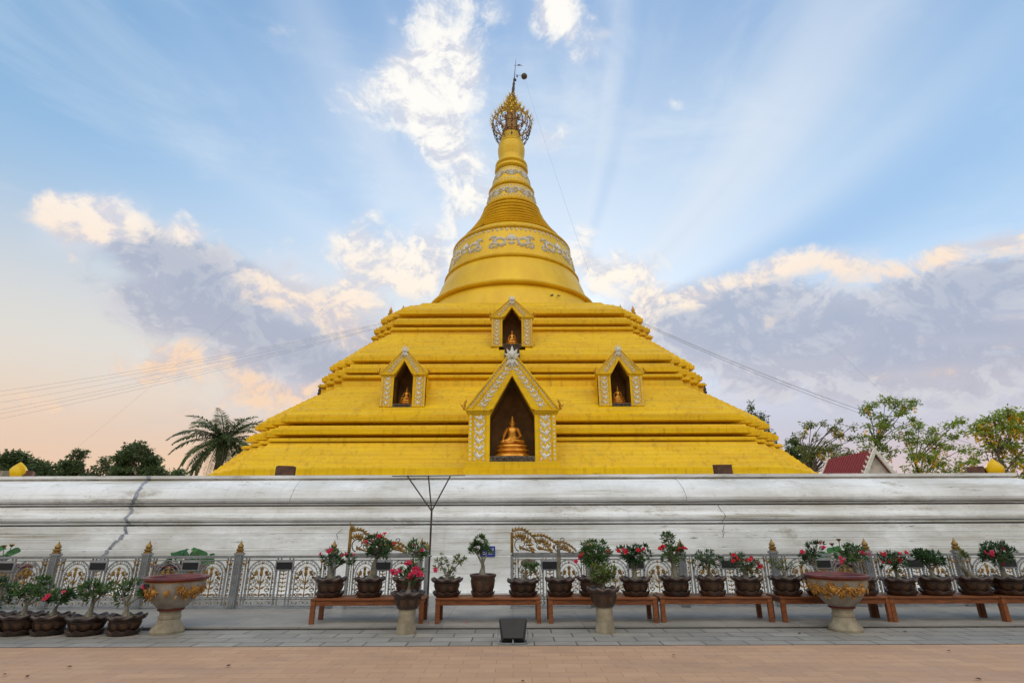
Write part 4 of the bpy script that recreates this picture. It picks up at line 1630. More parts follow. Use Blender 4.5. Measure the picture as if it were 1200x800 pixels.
def rosette(b, c, up, L, n, rng, wd=.36, spread=1.0):
    up = Vector(up).normalized()
    a0 = rng.uniform(0, 6.28)
    x = up.orthogonal().normalized()
    y = up.cross(x)
    for i in range(n):
        a = a0 + 2.4 * i
        t = .35 + spread * (i + .5) / n * .95
        d = (x * math.cos(a) + y * math.sin(a)) * math.sin(t) + up * math.cos(t)
        l = L * rng.uniform(.7, 1.15)
        b.leaf(c + d * .01, d, up + d * -.4 + Vector((0, 0, .3)), l, l * wd, -l * .06, False)


flower_cache = {}


def flower_mesh(kind):
    if kind in flower_cache:
        return flower_cache[kind]
    b = MB()
    for i in range(5):
        a = 2 * math.pi * i / 5
        d = Vector((math.cos(a), math.sin(a), .45))
        b.leaf((0, 0, 0), d, (0, 0, 1), .058, .05, .012, True)
        b.leaf((0, 0, .004), Vector((math.cos(a + .6), math.sin(a + .6), .9)), (0, 0, 1), .034, .026, .006, True)
    b.tube([(0, 0, -.035), (0, 0, 0)], [.006, .012], 6)
    me_o = b.build('flower', M['petal_' + kind])
    me = me_o.data
    bpy.data.objects.remove(me_o)
    flower_cache[kind] = me
    return me


PB = {}


def potted(px, base, Y, wpx, label, trunk, clumps, flowers=(), fk='red', style='scallop', leafm='leaf', h=.26, z0=None, L=.088, stand=None, seed=0, saucer=True, sub=7, wd=.36):
    """px, base: where the pot stands; clumps rows (dx, dy, rx, ry, rosettes) and flowers (dx, dy) in photo pixels from the rim centre"""
    rng = random.Random(seed + int(px * 3))
    zz = z0 if z0 is not None else at(px, base, Y).z
    kx = zc_of(Y, zz + .3) / F
    X = (px - CX) * kx
    w = wpx * kx * 1.02
    h *= rng.uniform(.88, 1.1)
    w *= rng.uniform(.94, 1.05)
    t = thing('potted_plant', (X, Y, zz), label, 'potted plant', PG)
    zb = 0
    if stand:
        b = MB()
        r = w / 2
        hs = stand
        b.lathe([(.63 * r, 0), (.63 * r, .03), (.60 * r, .045), (.57 * r, hs * .3), (.54 * r, hs * .42), (.555 * r, hs * .45), (.52 * r, hs * .75), (.54 * r, hs * .80), (.52 * r, hs)], 40)
        b.build('pedestal', M['urn_foot'], t, smooth=35)
        zb = hs - .004
    pb_, ps, (rs, zs) = pot_mesh(w, h, style)
    if saucer and not stand:
        o = ps.build('saucer', M['glaze'], t, smooth=40)
        zb = .042
    o = pb_.build('pot', M['glaze'], t, smooth=40)
    o.location.z = zb
    rp = MB()
    ring_panels(rp, w, h, style)
    q = rp.build('glazed_panel', M['glaze_gold'], o, smooth=50)
    b = MB()
    b.lathe([(rs * 1.01, zs - .02), (rs * .96, zs + .005), (rs * .6, zs + .02), (.01, zs + .03)], 24, mod=lambda r_, z_, q_, i: (r_, z_ + rng.uniform(-.006, .008)))
    q = b.build('soil', M['soil'], t, smooth=60)
    q.location.z = zb
    rim = zb + h
    pxm = 1.0 / kx                       # pixels per metre across
    pzm = F * Y / zc_of(Y, zz + rim) ** 2 * 1.0

    def loc(dx, dy, yj=0.0):
        return Vector((dx / pxm, yj, rim - dy / pzm))
    # trunk: a swollen foot that forks toward the clumps
    tb = MB()
    kind, tw, th_, lean = trunk
    base_p = Vector((0, 0, zb + zs))
    neck = Vector((lean / pxm, 0, rim + th_ / pzm))
    wob = rng.uniform(-.02, .02)
    pts = [base_p + (neck - base_p) * u + Vector((wob * math.sin(u * 6), wob * math.cos(u * 5), 0)) for u in (0, .2, .4, .6, .8, 1)]
    tr = tw / pxm / 2 * .72
    if kind == 'post':
        rad = [tr * .95, tr, tr * .95, tr, tr * 1.02, tr * .9]
    else:
        rad = [tr * 1.25, tr * 1.2, tr * .95, tr * .72, tr * .6, tr * .5]
    tb.tube(pts, rad, 10)
    if kind in ('fat', 'fork'):
        for i in range(5):
            a = 2 * math.pi * i / 5 + rng.uniform(-.4, .4)
            d = Vector((math.cos(a), math.sin(a), 0))
            tb.tube([base_p + Vector((0, 0, .07)), base_p + d * tr * 1.3 + Vector((0, 0, .02)), base_p + d * tr * 2.1 - Vector((0, 0, .03))], [tr * .5, tr * .42, tr * .1], 6)
    lf = MB()
    for (dx, dy, rx, ry, n) in clumps:
        c = loc(dx, dy)
        rxm, rym = rx / pxm, ry / pzm
        fork = pts[-1] if kind != 'low' else pts[2]
        mid = fork.lerp(c, .55) + Vector((rng.uniform(-.02, .02), rng.uniform(-.04, .04), .0))
        end = c + Vector((0, 0, -rym * .3))
        tb.tube([fork - Vector((0, 0, .01)), mid, end], [tr * .42, tr * .32, tr * .16], 6)
        for i in range(int(n * 1.7)):
            while True:
                v = Vector((rng.uniform(-1, 1), rng.uniform(-1, 1), rng.uniform(-1, 1)))
                if v.length < 1:
                    break
            p = c + Vector((v.x * rxm * 1.1, v.y * (rxm * .8), v.z * rym * 1.1))
            up = Vector((v.x * .9, v.y * .9, .55 + v.z * .6))
            rosette(lf, p, up, L, rng.randint(sub - 1, sub + 1), rng, wd)
            if i % 2 == 0:
                tb.tube([end.lerp(c, .5), end.lerp(p, .6) + Vector((0, 0, -.01)), p], [.009, .007, .005], 5)
    tb.build('trunk', M['bark'], t, smooth=60)
    if lf.v:
        lf.build('foliage', M[leafm], t)
    fm = flower_mesh(fk)
    for (dx, dy) in flowers:
        p = loc(dx, dy, -rng.uniform(.06, .16))
        f_ = bpy.data.objects.new('flower', fm)
        COL.objects.link(f_)
        f_.parent = t
        f_.location = p
        f_.rotation_euler = (R(rng.uniform(20, 75)), 0, R(rng.uniform(-50, 50)))
        f_.scale = (rng.uniform(.65, 1.1),) * 3
    return t


YB = 10.46
ZB = FZ + BH + .001
b_ = 701
# row standing on the paving at the far left
ZP = .006
potted(-6, 741, 9.62, 40, 'potted plant cut off by the left edge, dark leafy crown, on the paving', ('fat', 9, 8, 0), [(0, -24, 15, 15, 26)], z0=ZP, leafm='leaf_dark', seed=1)
potted(27, 741, 9.62, 41, 'potted plant with a wide loose leafy crown, on the paving at far left', ('fat', 9, 10, 0), [(-8, -24, 13, 13, 22), (10, -30, 14, 13, 24), (22, -20, 9, 9, 12)], z0=ZP, leafm='leaf', seed=2, L=.085)
potted(61, 742, 9.6, 39, 'small potted plant with one big pink bloom, on the paving', ('fat', 8, 9, 2), [(6, -20, 11, 8, 26)], [(-7, -21), (-4, -22), (-9, -20), (-5, -19), (14, -27)], 'pink', z0=ZP, leafm='leaf_dark', seed=3)
potted(104, 742, 9.58, 41, 'potted plant with a thick grey trunk and branches reaching right, on the paving', ('fat', 10, 14, 0), [(-3, -30, 13, 11, 26), (14, -34, 9, 6, 9)], z0=ZP, seed=4)
potted(148, 743, 9.56, 40, 'potted plant with a crooked forked trunk and sparse leaves, next to the urn', ('fork', 9, 12, -4), [(-10, -27, 8, 11, 12), (17, -24, 8, 7, 10), (2, -38, 4, 5, 4)], [(21, -34), (19, -28), (23, -22)], 'pink', z0=ZP, seed=5)
# on the benches
potted(387, b_, YB, 33, 'potted plant with pink-red blooms at the left end of the first bench', ('fat', 10, 9, 0), [(-2, -22, 10, 11, 18), (14, -20, 10, 7, 12)], [(0, -33), (-3, -31), (16, -27), (13, -26), (26, -27), (-12, -28)], 'pink', z0=ZB, leafm='leaf_dark', seed=6)
potted(433, b_, YB, 33, 'potted plant with a leaning grey trunk and dense crown, second on the first bench', ('fat', 11, 22, 6), [(10, -32, 15, 13, 40), (2, -44, 8, 7, 10)], [(8, -49), (-6, -42), (14, -52), (26, -40)], 'red', z0=ZB, leafm='leaf_dark', seed=7)
potted(478, b_, YB, 32, 'potted plant almost hidden behind the red-flowered pedestal pot', ('fat', 9, 12, 0), [(6, -30, 12, 12, 24)], [(15, -32), (4, -38)], 'pink', z0=ZB, seed=8)
potted(523, b_, YB, 33, 'potted plant with two separate leafy stems, at the left end of the gateway bench', ('low', 7, 5, 0), [(-8, -18, 6, 9, 9), (14, -20, 8, 7, 12), (2, -8, 9, 6, 8)], [(-13, -9), (-14, -11)], 'pink', z0=ZB, leafm='leaf_pale', seed=9, L=.07)
potted(565, b_, YB, 28, 'bright green plant with a forked trunk in a tall round pot', ('fork', 10, 12, -1), [(-10, -29, 6, 8, 15), (-3, -38, 6, 6, 12), (5, -27, 4, 5, 6)], z0=ZB, style='tall', h=.31, seed=10, leafm='leaf')
potted(612, b_, YB, 34, 'potted plant of thin bare stems with a few leaves on the right', ('low', 6, 4, 1), [(9, -12, 7, 6, 7), (17, -11, 4, 5, 4), (-2, -13, 3, 8, 1)], z0=ZB, seed=11)
potted(655, b_, YB, 33, 'potted plant with a bare pale cut trunk and no leaves', ('post', 6.5, 34, -1), [(9, -40, 3, 3, 0), (4, -44, 3, 3, 0), (-2, -42, 2, 2, 0)], z0=ZB, seed=12)
potted(693, b_, YB, 33, 'potted plant with a dense round green crown behind the variegated pot', ('fat', 9, 10, 2), [(5, -26, 17, 15, 75)], [(-15, -22), (-11, -27), (-13, -25), (-19, -18), (21, -27), (19, -30)], 'pink', z0=ZB, leafm='leaf', seed=13)
potted(743, b_, YB, 34, 'potted plant with a spreading forked trunk and red blooms along its top', ('fork', 9, 8, 0), [(-8, -28, 10, 9, 18), (9, -28, 10, 10, 20), (0, -18, 6, 6, 4)], [(-12, -33), (-9, -32), (-11, -30), (4, -33), (7, -31), (-19, -32), (11, -34)], 'red', z0=ZB, leafm='leaf_dark', seed=14)
potted(790, b_, YB, 33, 'tall potted plant with a tuft above its crown and red blooms both sides', ('fat', 11, 18, 0), [(0, -26, 13, 13, 34), (-4, -46, 7, 5, 10)], [(-15, -34), (-13, -36), (-17, -33), (6, -34), (12, -34), (15, -33), (4, -31)], 'red', z0=ZB, leafm='leaf', seed=15)
potted(832, b_, YB, 34, 'potted bush with a dense rounded crown dotted with small white blooms', ('fat', 8, 7, -1), [(-2, -19, 16, 11, 58)], [(8, -24), (11, -20), (6, -17), (-8, -14), (12, -26), (-14, -16)], 'white', z0=ZB, leafm='leaf_dark', seed=16, L=.06)
potted(874, b_, YB, 34, 'bushy potted plant covered in scattered red blooms from rim to top', ('low', 9, 5, 0), [(0, -14, 17, 10, 40), (-8, -22, 8, 6, 12)], [(-15, -26), (-13, -24), (-16, -19), (3, -20), (0, -19), (12, -17), (14, -14), (12, -11), (16, -12), (-9, -20), (7, -23)], 'red', z0=ZB, leafm='leaf_dark', seed=17, L=.06)
potted(919, b_, YB, 34, 'potted plant with pale spiky sparse shoots, left of the big urn', ('low', 6, 4, 0), [(-8, -13, 8, 6, 9), (4, -10, 9, 6, 8)], z0=ZB, leafm='leaf_pale', seed=18, L=.08, wd=.2)
potted(958, b_, YB, 33, 'potted plant with pink blooms rising behind the big right-hand urn', ('fat', 8, 12, 0), [(-6, -20, 11, 10, 18), (4, -34, 9, 5, 8)], [(-17, -26), (4, -38), (-16, -28), (8, -33)], 'pink', z0=ZB, leafm='leaf_dark', seed=19)
potted(1006, b_, YB, 33, 'potted plant with pink blooms, right of the big urn rim', ('fat', 9, 12, -3), [(-4, -26, 15, 11, 38)], [(-22, -24), (-20, -22), (-23, -20), (4, -30), (6, -28), (13, -28)], 'pink', z0=ZB, leafm='leaf', seed=20)
potted(1051, b_, YB, 36, 'fan-shaped potted plant topped with rows of red blooms', ('fork', 8, 8, 0), [(-2, -18, 17, 8, 38), (0, -26, 15, 5, 10)], [(-16, -29), (-12, -30), (-14, -28), (4, -29), (9, -30), (0, -23), (-2, -22), (2, -22), (-9, -19), (13, -30), (-19, -19)], 'red', z0=ZB, leafm='leaf_dark', seed=21, L=.07)
potted(1092, b_, YB, 37, 'potted plant with a flat wide dark crown and no blooms', ('fat', 9, 8, 0), [(-2, -22, 15, 7, 34), (9, -18, 8, 6, 10), (-10, -25, 6, 7, 10)], z0=ZB, leafm='leaf_dark', seed=22)
potted(1138, b_, YB, 37, 'potted trunk that leans left, swollen and nearly leafless', ('fat', 11, 13, -10), [(-8, -24, 4, 6, 3), (-4, -20, 4, 5, 2)], z0=ZB, leafm='leaf_pale', seed=23)
potted(1178, b_, YB, 38, 'potted plant with a dense round crown and pink blooms on the last bench', ('fat', 10, 10, -3), [(-2, -26, 17, 13, 60)], [(-19, -27), (-17, -29), (-21, -28), (-18, -25), (-5, -14), (-3, -16), (0, -34), (5, -31)], 'pink', z0=ZB, leafm='leaf_dark', seed=24)
# pots on cement pedestals in front of the benches
potted(476, 741, 9.62, 36, 'red-flowered plant in a brown bowl on a cement pedestal, before the first bench', ('fat', 7, 9, 1), [(-2, -18, 10, 9, 12), (8, -24, 9, 8, 8), (0, -30, 5, 4, 4)], [(-18, -22), (-16, -26), (-13, -23), (-19, -25), (-14, -20), (-11, -25), (-4, -34), (-1, -33), (2, -34), (0, -36), (3, -21), (6, -22), (8, -24), (4, -18), (12, -20), (14, -24), (10, -27), (2, -17), (16, -21), (7, -28)], 'pink', z0=ZP,
       stand=.36, seed=30, h=.27, leafm='leaf')
potted(707, 742, 9.62, 37, 'yellow-green variegated plant in a brown bowl on a cement pedestal', ('low', 7, 5, 0), [(0, -14, 13, 8, 34), (-8, -20, 6, 6, 8), (8, -19, 6, 5, 8)], z0=ZP, stand=.38, seed=31, h=.26, leafm='leaf_pale', L=.085, wd=.3)

# ------------------------------------------------------------------ big urns
UG = 'big cement urns with gilded dragons'


def urn(loc, label, s=1.0, rz=0.0, group=UG):
    t = thing('dragon_urn', loc, label, 'urn', group, rz, s)
    b = MB()
    b.lathe([(.30, 0), (.305, .03), (.29, .06), (.25, .10), (.205, .15), (.19, .19), (.2, .205), (.2, .235), (.185, .25), (.185, .29), (.215, .315)], 56)
    b.build('foot', M['urn_foot'], t, smooth=30)
    b = MB()
    b.lathe([(.215, .335), (.27, .37), (.36, .445), (.44, .53), (.495, .62), (.525, .70), (.53, .735)], 72, cap1=False)
    b.build('bowl', M['urn_body'], t, smooth=40)
    b = MB()
    b.lathe([(.205, .312), (.235, .318), (.24, .332), (.22, .342)], 56)
    b.lathe([(.53, .735), (.565, .745), (.585, .765), (.58, .79), (.555, .80), (.50, .795), (.475, .77), (.47, .74)], 72, cap0=False, cap1=False)
    b.build('red_rim', M['urn_red'], t, smooth=40)
    b = MB()
    b.lathe([(.527, .722), (.536, .725), (.536, .736), (.52, .74)], 72, cap0=False, cap1=False)
    b.build('ochre_line', M['urn_gold'], t, smooth=40)
    b = MB()
    rr = random.Random(4)
    b.lathe([(.47, .745), (.455, .65), (.42, .56), (.3, .58), (.01, .59)], 30, mod=lambda r_, z_, q_, i: (r_, z_ + rr.uniform(-.012, .014)))
    b.build('soil', M['soil'], t, smooth=60)
    # gilded dragon: a thick sinuous body with crest, claws and cloud scrolls
    b = MB()
    BP = [(.215, .335), (.27, .37), (.36, .445), (.44, .53), (.495, .62), (.525, .70), (.53, .735)]

    def on(q, z):
        r = lerp_prof(BP, z)
        return Vector((math.sin(q) * (r + .008), -math.cos(q) * (r + .008), z)), Vector((math.sin(q), -math.cos(q), -.3)).normalized()
    for q0 in (-.45, 1.55, 3.2, 4.75):
        def pt(u, dz=0.0):
            return on(q0 - .58 + 1.15 * u, .59 + .035 * math.sin(u * 15) - .015 * u + dz)
        pts, rad = [], []
        for i in range(40):
            u = i / 39
            p, n_ = pt(u)
            pts.append(p)
            rad.append(.030 * (.4 + math.sin(math.pi * min(1, u * .85 + .12)) * .7))
        b.tube(pts, rad, 8, flat=.8)
        dr = random.Random(int(q0 * 10) + 50)
        for i in range(80):
            u = dr.random()
            p, n_ = pt(u, dr.uniform(-.055, .06))
            a = dr.uniform(0, 6.28)
            rt = Vector((math.cos(q0), math.sin(q0), 0))
            b.leaf(p + n_ * .008, rt * math.cos(a) + Vector((0, 0, math.sin(a))), n_, dr.uniform(.04, .085), .04, .022, True)
        for i in range(10):
            c_, n_ = pt(.05 + .1 * i, .045 * (-1) ** i)
            rt = Vector((math.cos(q0), math.sin(q0), 0))
            b.tube([c_ + n_ * .012 + (rt * math.cos(1.1 * j) + Vector((0, 0, math.sin(1.1 * j)))) * .034 * (1 - j / 9) for j in range(8)], .010, 5)
        p, n_ = on(q0 + .6, .60)
        b.blob(p + n_ * .012, .05, .05, .045, 10, 8)
        for a in range(7):
            d = Vector((math.cos(q0 + .6) * math.cos(a * .9), math.sin(q0 + .6) * math.cos(a * .9), math.sin(a * .9)))
            b.leaf(p, d, n_, .085, .045, .02, True)
    for q0 in (.62, -1.25, 2.4, 4.0):
        p, n_ = on(q0, .59)
        b.blob(p, .04, .028, .04, 10, 6)
        for a in range(8):
            rt = Vector((math.cos(q0), math.sin(q0), 0))
            b.leaf(p + n_ * .006, rt * math.cos(a * .785) + Vector((0, 0, math.sin(a * .785))), n_, .065, .05, .02)
    b.build('dragon_relief', M['urn_gold'], t, smooth=60)
    return t


kU = zc_of(9.75, .5) / F
SQ = (.84, .84, 1.06)
u1 = urn(((203 - CX) * kU, 9.72, .006), 'big urn left of the benches, with a small dark plate under its red rim', 1.06, -.35)
b = MB()
b.box(-.085, .085, -.012, .008, -.022, .022)
o = b.build('name_plate', M['plaque'], u1)
q = -.25
o.location = (math.sin(q) * .535, -math.cos(q) * .535, .69)
o.rotation_euler = (0, 0, q)
u1.scale = SQ
u2 = urn(((981 - CX) * kU, 9.70, .006), 'big urn in front of the right-hand benches, grey stains under its red rim', 1.06, .25)
u2.scale = SQ
for i, (px, yy) in enumerate(((213, 13.0), (6, 13.0), (985, 13.0))):
    k = zc_of(yy, 1.0) / F
    X = (px - CX) * k
    urn((X, yy, FZ), ('big urn behind the railing, below the wide lotus leaves and behind the left-hand urn', 'big urn behind the railing at the left edge of the picture',
                      'big urn behind the railing, hidden behind the right-hand urn')[i], 1.0, .4 * i, 'lotus urns behind the railing')
    rng = random.Random(i + 40)
    t = thing('lotus_plant', (X, yy, FZ + .74), ('lotus with broad drooping leaves above the left-hand railing', 'lotus with two leaves and a seed head above the railing at the left edge',
                                                'lotus with thin stalks and pale leaves above the right-hand railing')[i], 'lotus', 'lotus plants behind the railing')
    spec = ([(210, 648, .19, .3), (201, 651, .16, -.5), (232, 649, .18, .5), (227, 642, .07, .2), (248, 648, .06, .4), (196, 656, .13, -.6), (242, 655, .15, .5), (221, 656, .2, -.2), (216, 644, .10, -.35)],
            [(15, 644, .12, .3), (8, 646, .12, -.4), (-4, 642, .15, .1), (2, 652, .18, .2)],
            [(1001, 643, .2, .6), (976, 645, .15, -.5), (990, 655, .18, .3), (965, 652, .15, -.3)])[i]
    buds = ([], [(4, 638), (13, 637)], [(982, 634), (974, 639)])[i]
    st_ = MB()
    for (x, y, r_, tilt) in spec:
        p = at(x, y, yy + rng.uniform(-.15, .15)) - t.location
        st_.tube([(rng.uniform(-.1, .1), rng.uniform(-.1, .1), 0), (p.x * .6, p.y, p.z * .6), p], [.012, .01, .008], 5)
        b = MB()
        n = 20
        tm = Matrix.Translation(p) @ Matrix.Rotation(tilt, 4, 'Y') @ Matrix.Rotation(rng.uniform(.2, .7), 4, 'X')
        vs = [(0, 0, -.02)]
        for ring_, fr in enumerate((.5, 1.0)):
            for k_ in range(n):
                a = 2 * math.pi * k_ / n
                vs.append((r_ * fr * math.cos(a), r_ * fr * math.sin(a), (.03 if ring_ == 0 else .0 + .05 * math.sin(a * 3 + x)) * r_ * 3))
        fs = [(0, 1 + k_, 1 + (k_ + 1) % n) for k_ in range(n)] + [(1 + k_, 1 + n + k_, 1 + n + (k_ + 1) % n, 1 + (k_ + 1) % n) for k_ in range(n)]
        b.add(vs, fs, tm)
        b.build('lotus_leaf', M['lotus'], t, smooth=60)
    for (x, y) in buds:
        p = at(x, y, yy) - t.location
        st_.tube([(0, 0, 0), (p.x * .7, p.y, p.z * .6), p], [.009, .008, .007], 5)
        b = MB()
        b.lathe([(.012, -.03), (.045, .01), (.05, .03), (.02, .035)], 10, Matrix.Translation(p))
        b.build('seed_head', M['rail_gold'], t, smooth=40)
    st_.build('stem', M['lotus'], t)

# ------------------------------------------------------------------ floodlight on the paving
p = at(600, 754, 8.92)
t = thing('floodlight', (p.x, 8.70, .006), 'black floodlight on the paving, tilted up toward the pagoda', 'floodlight', 'floodlights', 0, .9)
TM = Matrix.Translation((0, 0, .06)) @ Matrix.Rotation(R(-24), 4, 'X') @ Matrix.Diagonal((1.06, 1, .88, 1))
b = MB()
vs = [(-.15, -.03, .02), (.15, -.03, .02), (.205, -.03, .36), (-.205, -.03, .36), (-.17, .12, .0), (.17, .12, .0), (.215, .12, .37), (-.215, .12, .37)]
b.add(vs, [(0, 1, 2, 3), (5, 4, 7, 6), (4, 5, 1, 0), (3, 2, 6, 7), (1, 5, 6, 2), (4, 0, 3, 7)], TM)
b.build('housing', M['lamp_black'], t, bevel=.006)
b = MB()
b.add([(-.18, .115, -.005), (.18, .115, -.005), (.225, .115, .38), (-.225, .115, .38), (-.18, .135, -.005), (.18, .135, -.005), (.225, .135, .38), (-.225, .135, .38)],
      [(0, 1, 2, 3), (5, 4, 7, 6), (4, 5, 1, 0), (3, 2, 6, 7), (1, 5, 6, 2), (4, 0, 3, 7)], TM)
b.build('front_frame', M['lamp_black'], t, bevel=.006)
b = MB()
b.tube([(-.235, .05, .2), (-.245, .05, .12), (-.23, .0, .02), (-.15, -.03, .012), (.15, -.03, .012), (.23, .0, .02), (.245, .05, .12), (.235, .05, .2)], .011, 6)
b.tube([(-.24, .02, .03), (-.2, .2, .012), (.2, .2, .012), (.24, .02, .03)], .011, 6)
b.tube([(0, -.03, .012), (0, .0, .05), (0, .05, .1)], .012, 6)
b.build('bracket', M['rail'], t)
for x in (-.12, .12):
    b = MB()
    b.box(x - .02, x + .02, .08, .145, .345, .395, TM)
    b.build('clip', M['lamp_clip'], t, bevel=.004)


def box_lamp(px, py, Y, w, label, rz, tilt, mat='rust', name='floodlight'):
    q = at(px, py, Y)
    t = thing(name, (q.x, Y, 3.02), label, 'floodlight', 'floodlights', rz)
    TM = Matrix.Translation((0, 0, .12)) @ Matrix.Rotation(tilt, 4, 'X')
    b = MB()
    hw, h = w / 2, w * .62
    vs = [(-hw * .86, -.06, .03), (hw * .86, -.06, .03), (hw * .86, -.06, h - .03), (-hw * .86, -.06, h - .03), (-hw, .16, 0), (hw, .16, 0), (hw, .16, h), (-hw, .16, h)]
    b.add(vs, [(0, 1, 2, 3), (5, 4, 7, 6), (4, 5, 1, 0), (3, 2, 6, 7), (1, 5, 6, 2), (4, 0, 3, 7)], TM)
    b.build('housing', M[mat], t, bevel=.006)
    b = MB()
    b.box(-hw - .02, hw + .02, .158, .18, -.015, h + .015, TM)
    b.build('front_frame', M['lamp_grey' if mat == 'lamp_grey' else 'steel_dark'], t, bevel=.004)
    b = MB()
    b.tube([(-hw * .95, .05, h * .55), (-hw * .95, .05, .01), (hw * .95, .05, .01), (hw * .95, .05, h * .55)], .015, 6)
    b.build('bracket', M['steel_dark'], t)
    return t


box_lamp(334, 549, 17.0, .56, 'rusty box floodlight on the wall top, left of the main niche', .35, R(-12))
box_lamp(848, 547, 17.0, .54, 'rusty box floodlight on the wall top, right of the main niche', -.05, R(-6))
box_lamp(31, 545, 17.2, .42, 'tilted rusty floodlight beside the small gold bud at the left edge', .6, R(-25))
box_lamp(11, 547, 17.0, .34, 'grey floodlight left of the small gold bud at the left edge', 1.0, R(-8), 'lamp_grey')
box_lamp(1141, 547, 17.4, .5, 'tilted rusty floodlight beside the small gold bud at the right', -.7, R(-28))
for i, px in enumerate((21, 1165)):
    Y = 17.2
    q = at(px, 550, Y)
    t = thing('gold_bud', (q.x, Y, 3.02), ('small gold bud ornament on the wall top at the left edge', 'small gold bud ornament on the wall top at the right')[i], 'ornament', 'gold buds at the wall corners')
    b = MB()
    b.lathe([(.2, 0), (.22, .05), (.17, .1), (.21, .16), (.235, .26), (.22, .36), (.16, .46), (.08, .54), (.02, .6)], 24)
    b.build('bud', M['gold'], t, smooth=40)
    b = MB()
    b.box(-.3, .3, -.3, .3, 0, .04)
    b.build('base', M['gold_trim'], t, bevel=.008)

# fallen leaves on the plaza
rng = random.Random(12)
for i, (x, y) in enumerate(((80, 780), (266, 780), (32, 791), (610, 799), (788, 769), (1110, 765), (1146, 798), (2, 789), (500, 731), (545, 729), (1060, 742), (936, 744))):
    dv = at(x, y, 1.0) - Vector((0, 0, EYE))
    k = -(EYE - (.05 if y < 733 else .007)) / dv.z
    b = MB()
    b.leaf((-.03, 0, .012), (1, .3, .1), (0, 0, 1), .075, .045, .012, True)
    o = b.build('fallen_leaf', M['petal_pink' if y < 733 else 'dry_leaf'])
    o.location = Vector((0, 0, EYE)) + dv * k
    o.location.z = .05 if y < 733 else .007
    o.rotation_euler = (rng.uniform(-.2, .2), 0, rng.uniform(0, 6))
    tag(o, 'fallen pink petal on the grey terrace by the benches' if y < 733 else 'dry brown leaf lying on the open paving', 'petal' if y < 733 else 'leaf', 'fallen petals' if y < 733 else 'fallen leaves')


# ------------------------------------------------------------------ cables
def cable(p, q, sag, label, group, r=.014, n=16):
    p, q = Vector(p), Vector(q)
    b = MB()
    b.tube([p.lerp(q, i / n) - Vector((0, 0, sag * 4 * (i / n) * (1 - i / n))) for i in range(n + 1)], r, 4)
    o = b.build('cable', M['wire'], off=p)
    o.location = p
    return tag(o, label, 'cable', group)


LG = 'bundle of cables to the left of the pagoda'
for i, (y0, y1) in enumerate(((452, 377), (458, 378), (468, 379), (478, 381), (483, 382), (490, 383))):
    cable(at(452 - i, y1, 26.2), at(-260, y0 + 34 + i * 2, 24 + i * .2), .5, 'thin overhead cable of the bundle running left from the pagoda', LG, .0045)
cable(at(752, 378, 26.0), at(1140, 522, 34), .5, 'thin cable running down to the right behind the stepped tiers, upper of the pair', 'cables on the right', .012)
cable(at(752, 380, 26.0), at(1140, 527, 34), .5, 'thin cable running down to the right behind the stepped tiers, lower of the pair', 'cables on the right', .010)
cable((.95, YC, 33.35), at(690, 318, 26.5), .2, 'thin stay wire from the ball beside the spire down to the stepped tiers', 'spire stays', .005)
cable(at(300, 345, 60), at(80, 530, 60), .3, 'faint slanting wire in front of the left clouds', 'faint wires in the sky', .0055)
cable(at(955, 385, 60), at(1045, 470, 60), .3, 'faint slanting wire in front of the right clouds', 'faint wires in the sky', .0055)
cable(at(1125, 500, 44), at(1240, 536, 44), .2, 'dark wire between the flowering trees on the right', 'wire by the trees', .02)


# ------------------------------------------------------------------ birds
def bird(p, label, rz, s=1.0):
    t = MB()
    t.tube([(-.18, 0, .02), (-.12, 0, .06), (-.04, 0, .09), (.05, 0, .12), (.1, 0, .19), (.13, 0, .22), (.165, 0, .215), (.2, 0, .205)], [.012, .03, .065, .062, .038, .036, .02, .004], 8)
    t.tube([(-.3, 0, -.02), (-.1, 0, .06)], [.03, .03], 6, flat=.35)
    for s_ in (-1, 1):
        t.tube([(.01, s_ * .02, .06), (.01, s_ * .025, -.0)], .006, 4)
    o = t.build('bird', M['bird'], smooth=60)
    o.location = p
    o.rotation_euler = (0, 0, rz)
    o.scale = (s,) * 3
    return tag(o, label, 'bird', 'birds on the pagoda')


bird((2.15, YC - 4.84, 13.25), 'dark bird at the foot of the bell, left of the pair', .8, .6)
bird((2.5, YC - 4.78, 13.24), 'dark bird at the foot of the bell, right of the pair', 2.2, .6)
bird((-1.92, YC - 2.56, 18.92), 'dark bird on the top rim of the bell, outer of the pair', 2.2, .6)
bird((-1.7, YC - 2.72, 18.92), 'dark bird on the top rim of the bell, inner of the pair', .9, .6)
# ------------------------------------------------------------------ red-roofed pavilion beyond the wall
pv = thing('red_roofed_pavilion', (27.0, 43, 0), 'small pavilion with a steep red roof and white gable beyond the wall', 'pavilion')
RX, RZ, RY0, RY1 = 27.0, 6.85, 40.0, 46.0
b = MB()
for sg in (-1, 1):
    b.box(RX + sg * 2.4 - .2 * sg - .15, RX + sg * 2.4 - .2 * sg + .15, RY0 + .3, RY1 - .3, 0, 3.6)
b.box(RX - 2.3, RX + 2.3, RY1 - .5, RY1 - .2, 0, 3.6)
b.build('wall', M['gable'], pv, pv.location)
sl = 1.62
for sg in (-1, 1):
    b = MB()
    e = 3.1
    poly = [(RX, RZ), (RX + sg * e, RZ - sl * e), (RX + sg * e, RZ - sl * e + .16), (RX, RZ + .16)]
    if sg > 0:
        poly.reverse()
    b.prism(poly, RY0, RY1)
    for i in range(17):
        y = RY0 + .2 + i * .35
        b.tube([(RX, y, RZ + .17), (RX + sg * e, y, RZ - sl * e + .17)], .05, 5)
    b.build('roof', M['roof_red'], pv, pv.location)
b = MB()
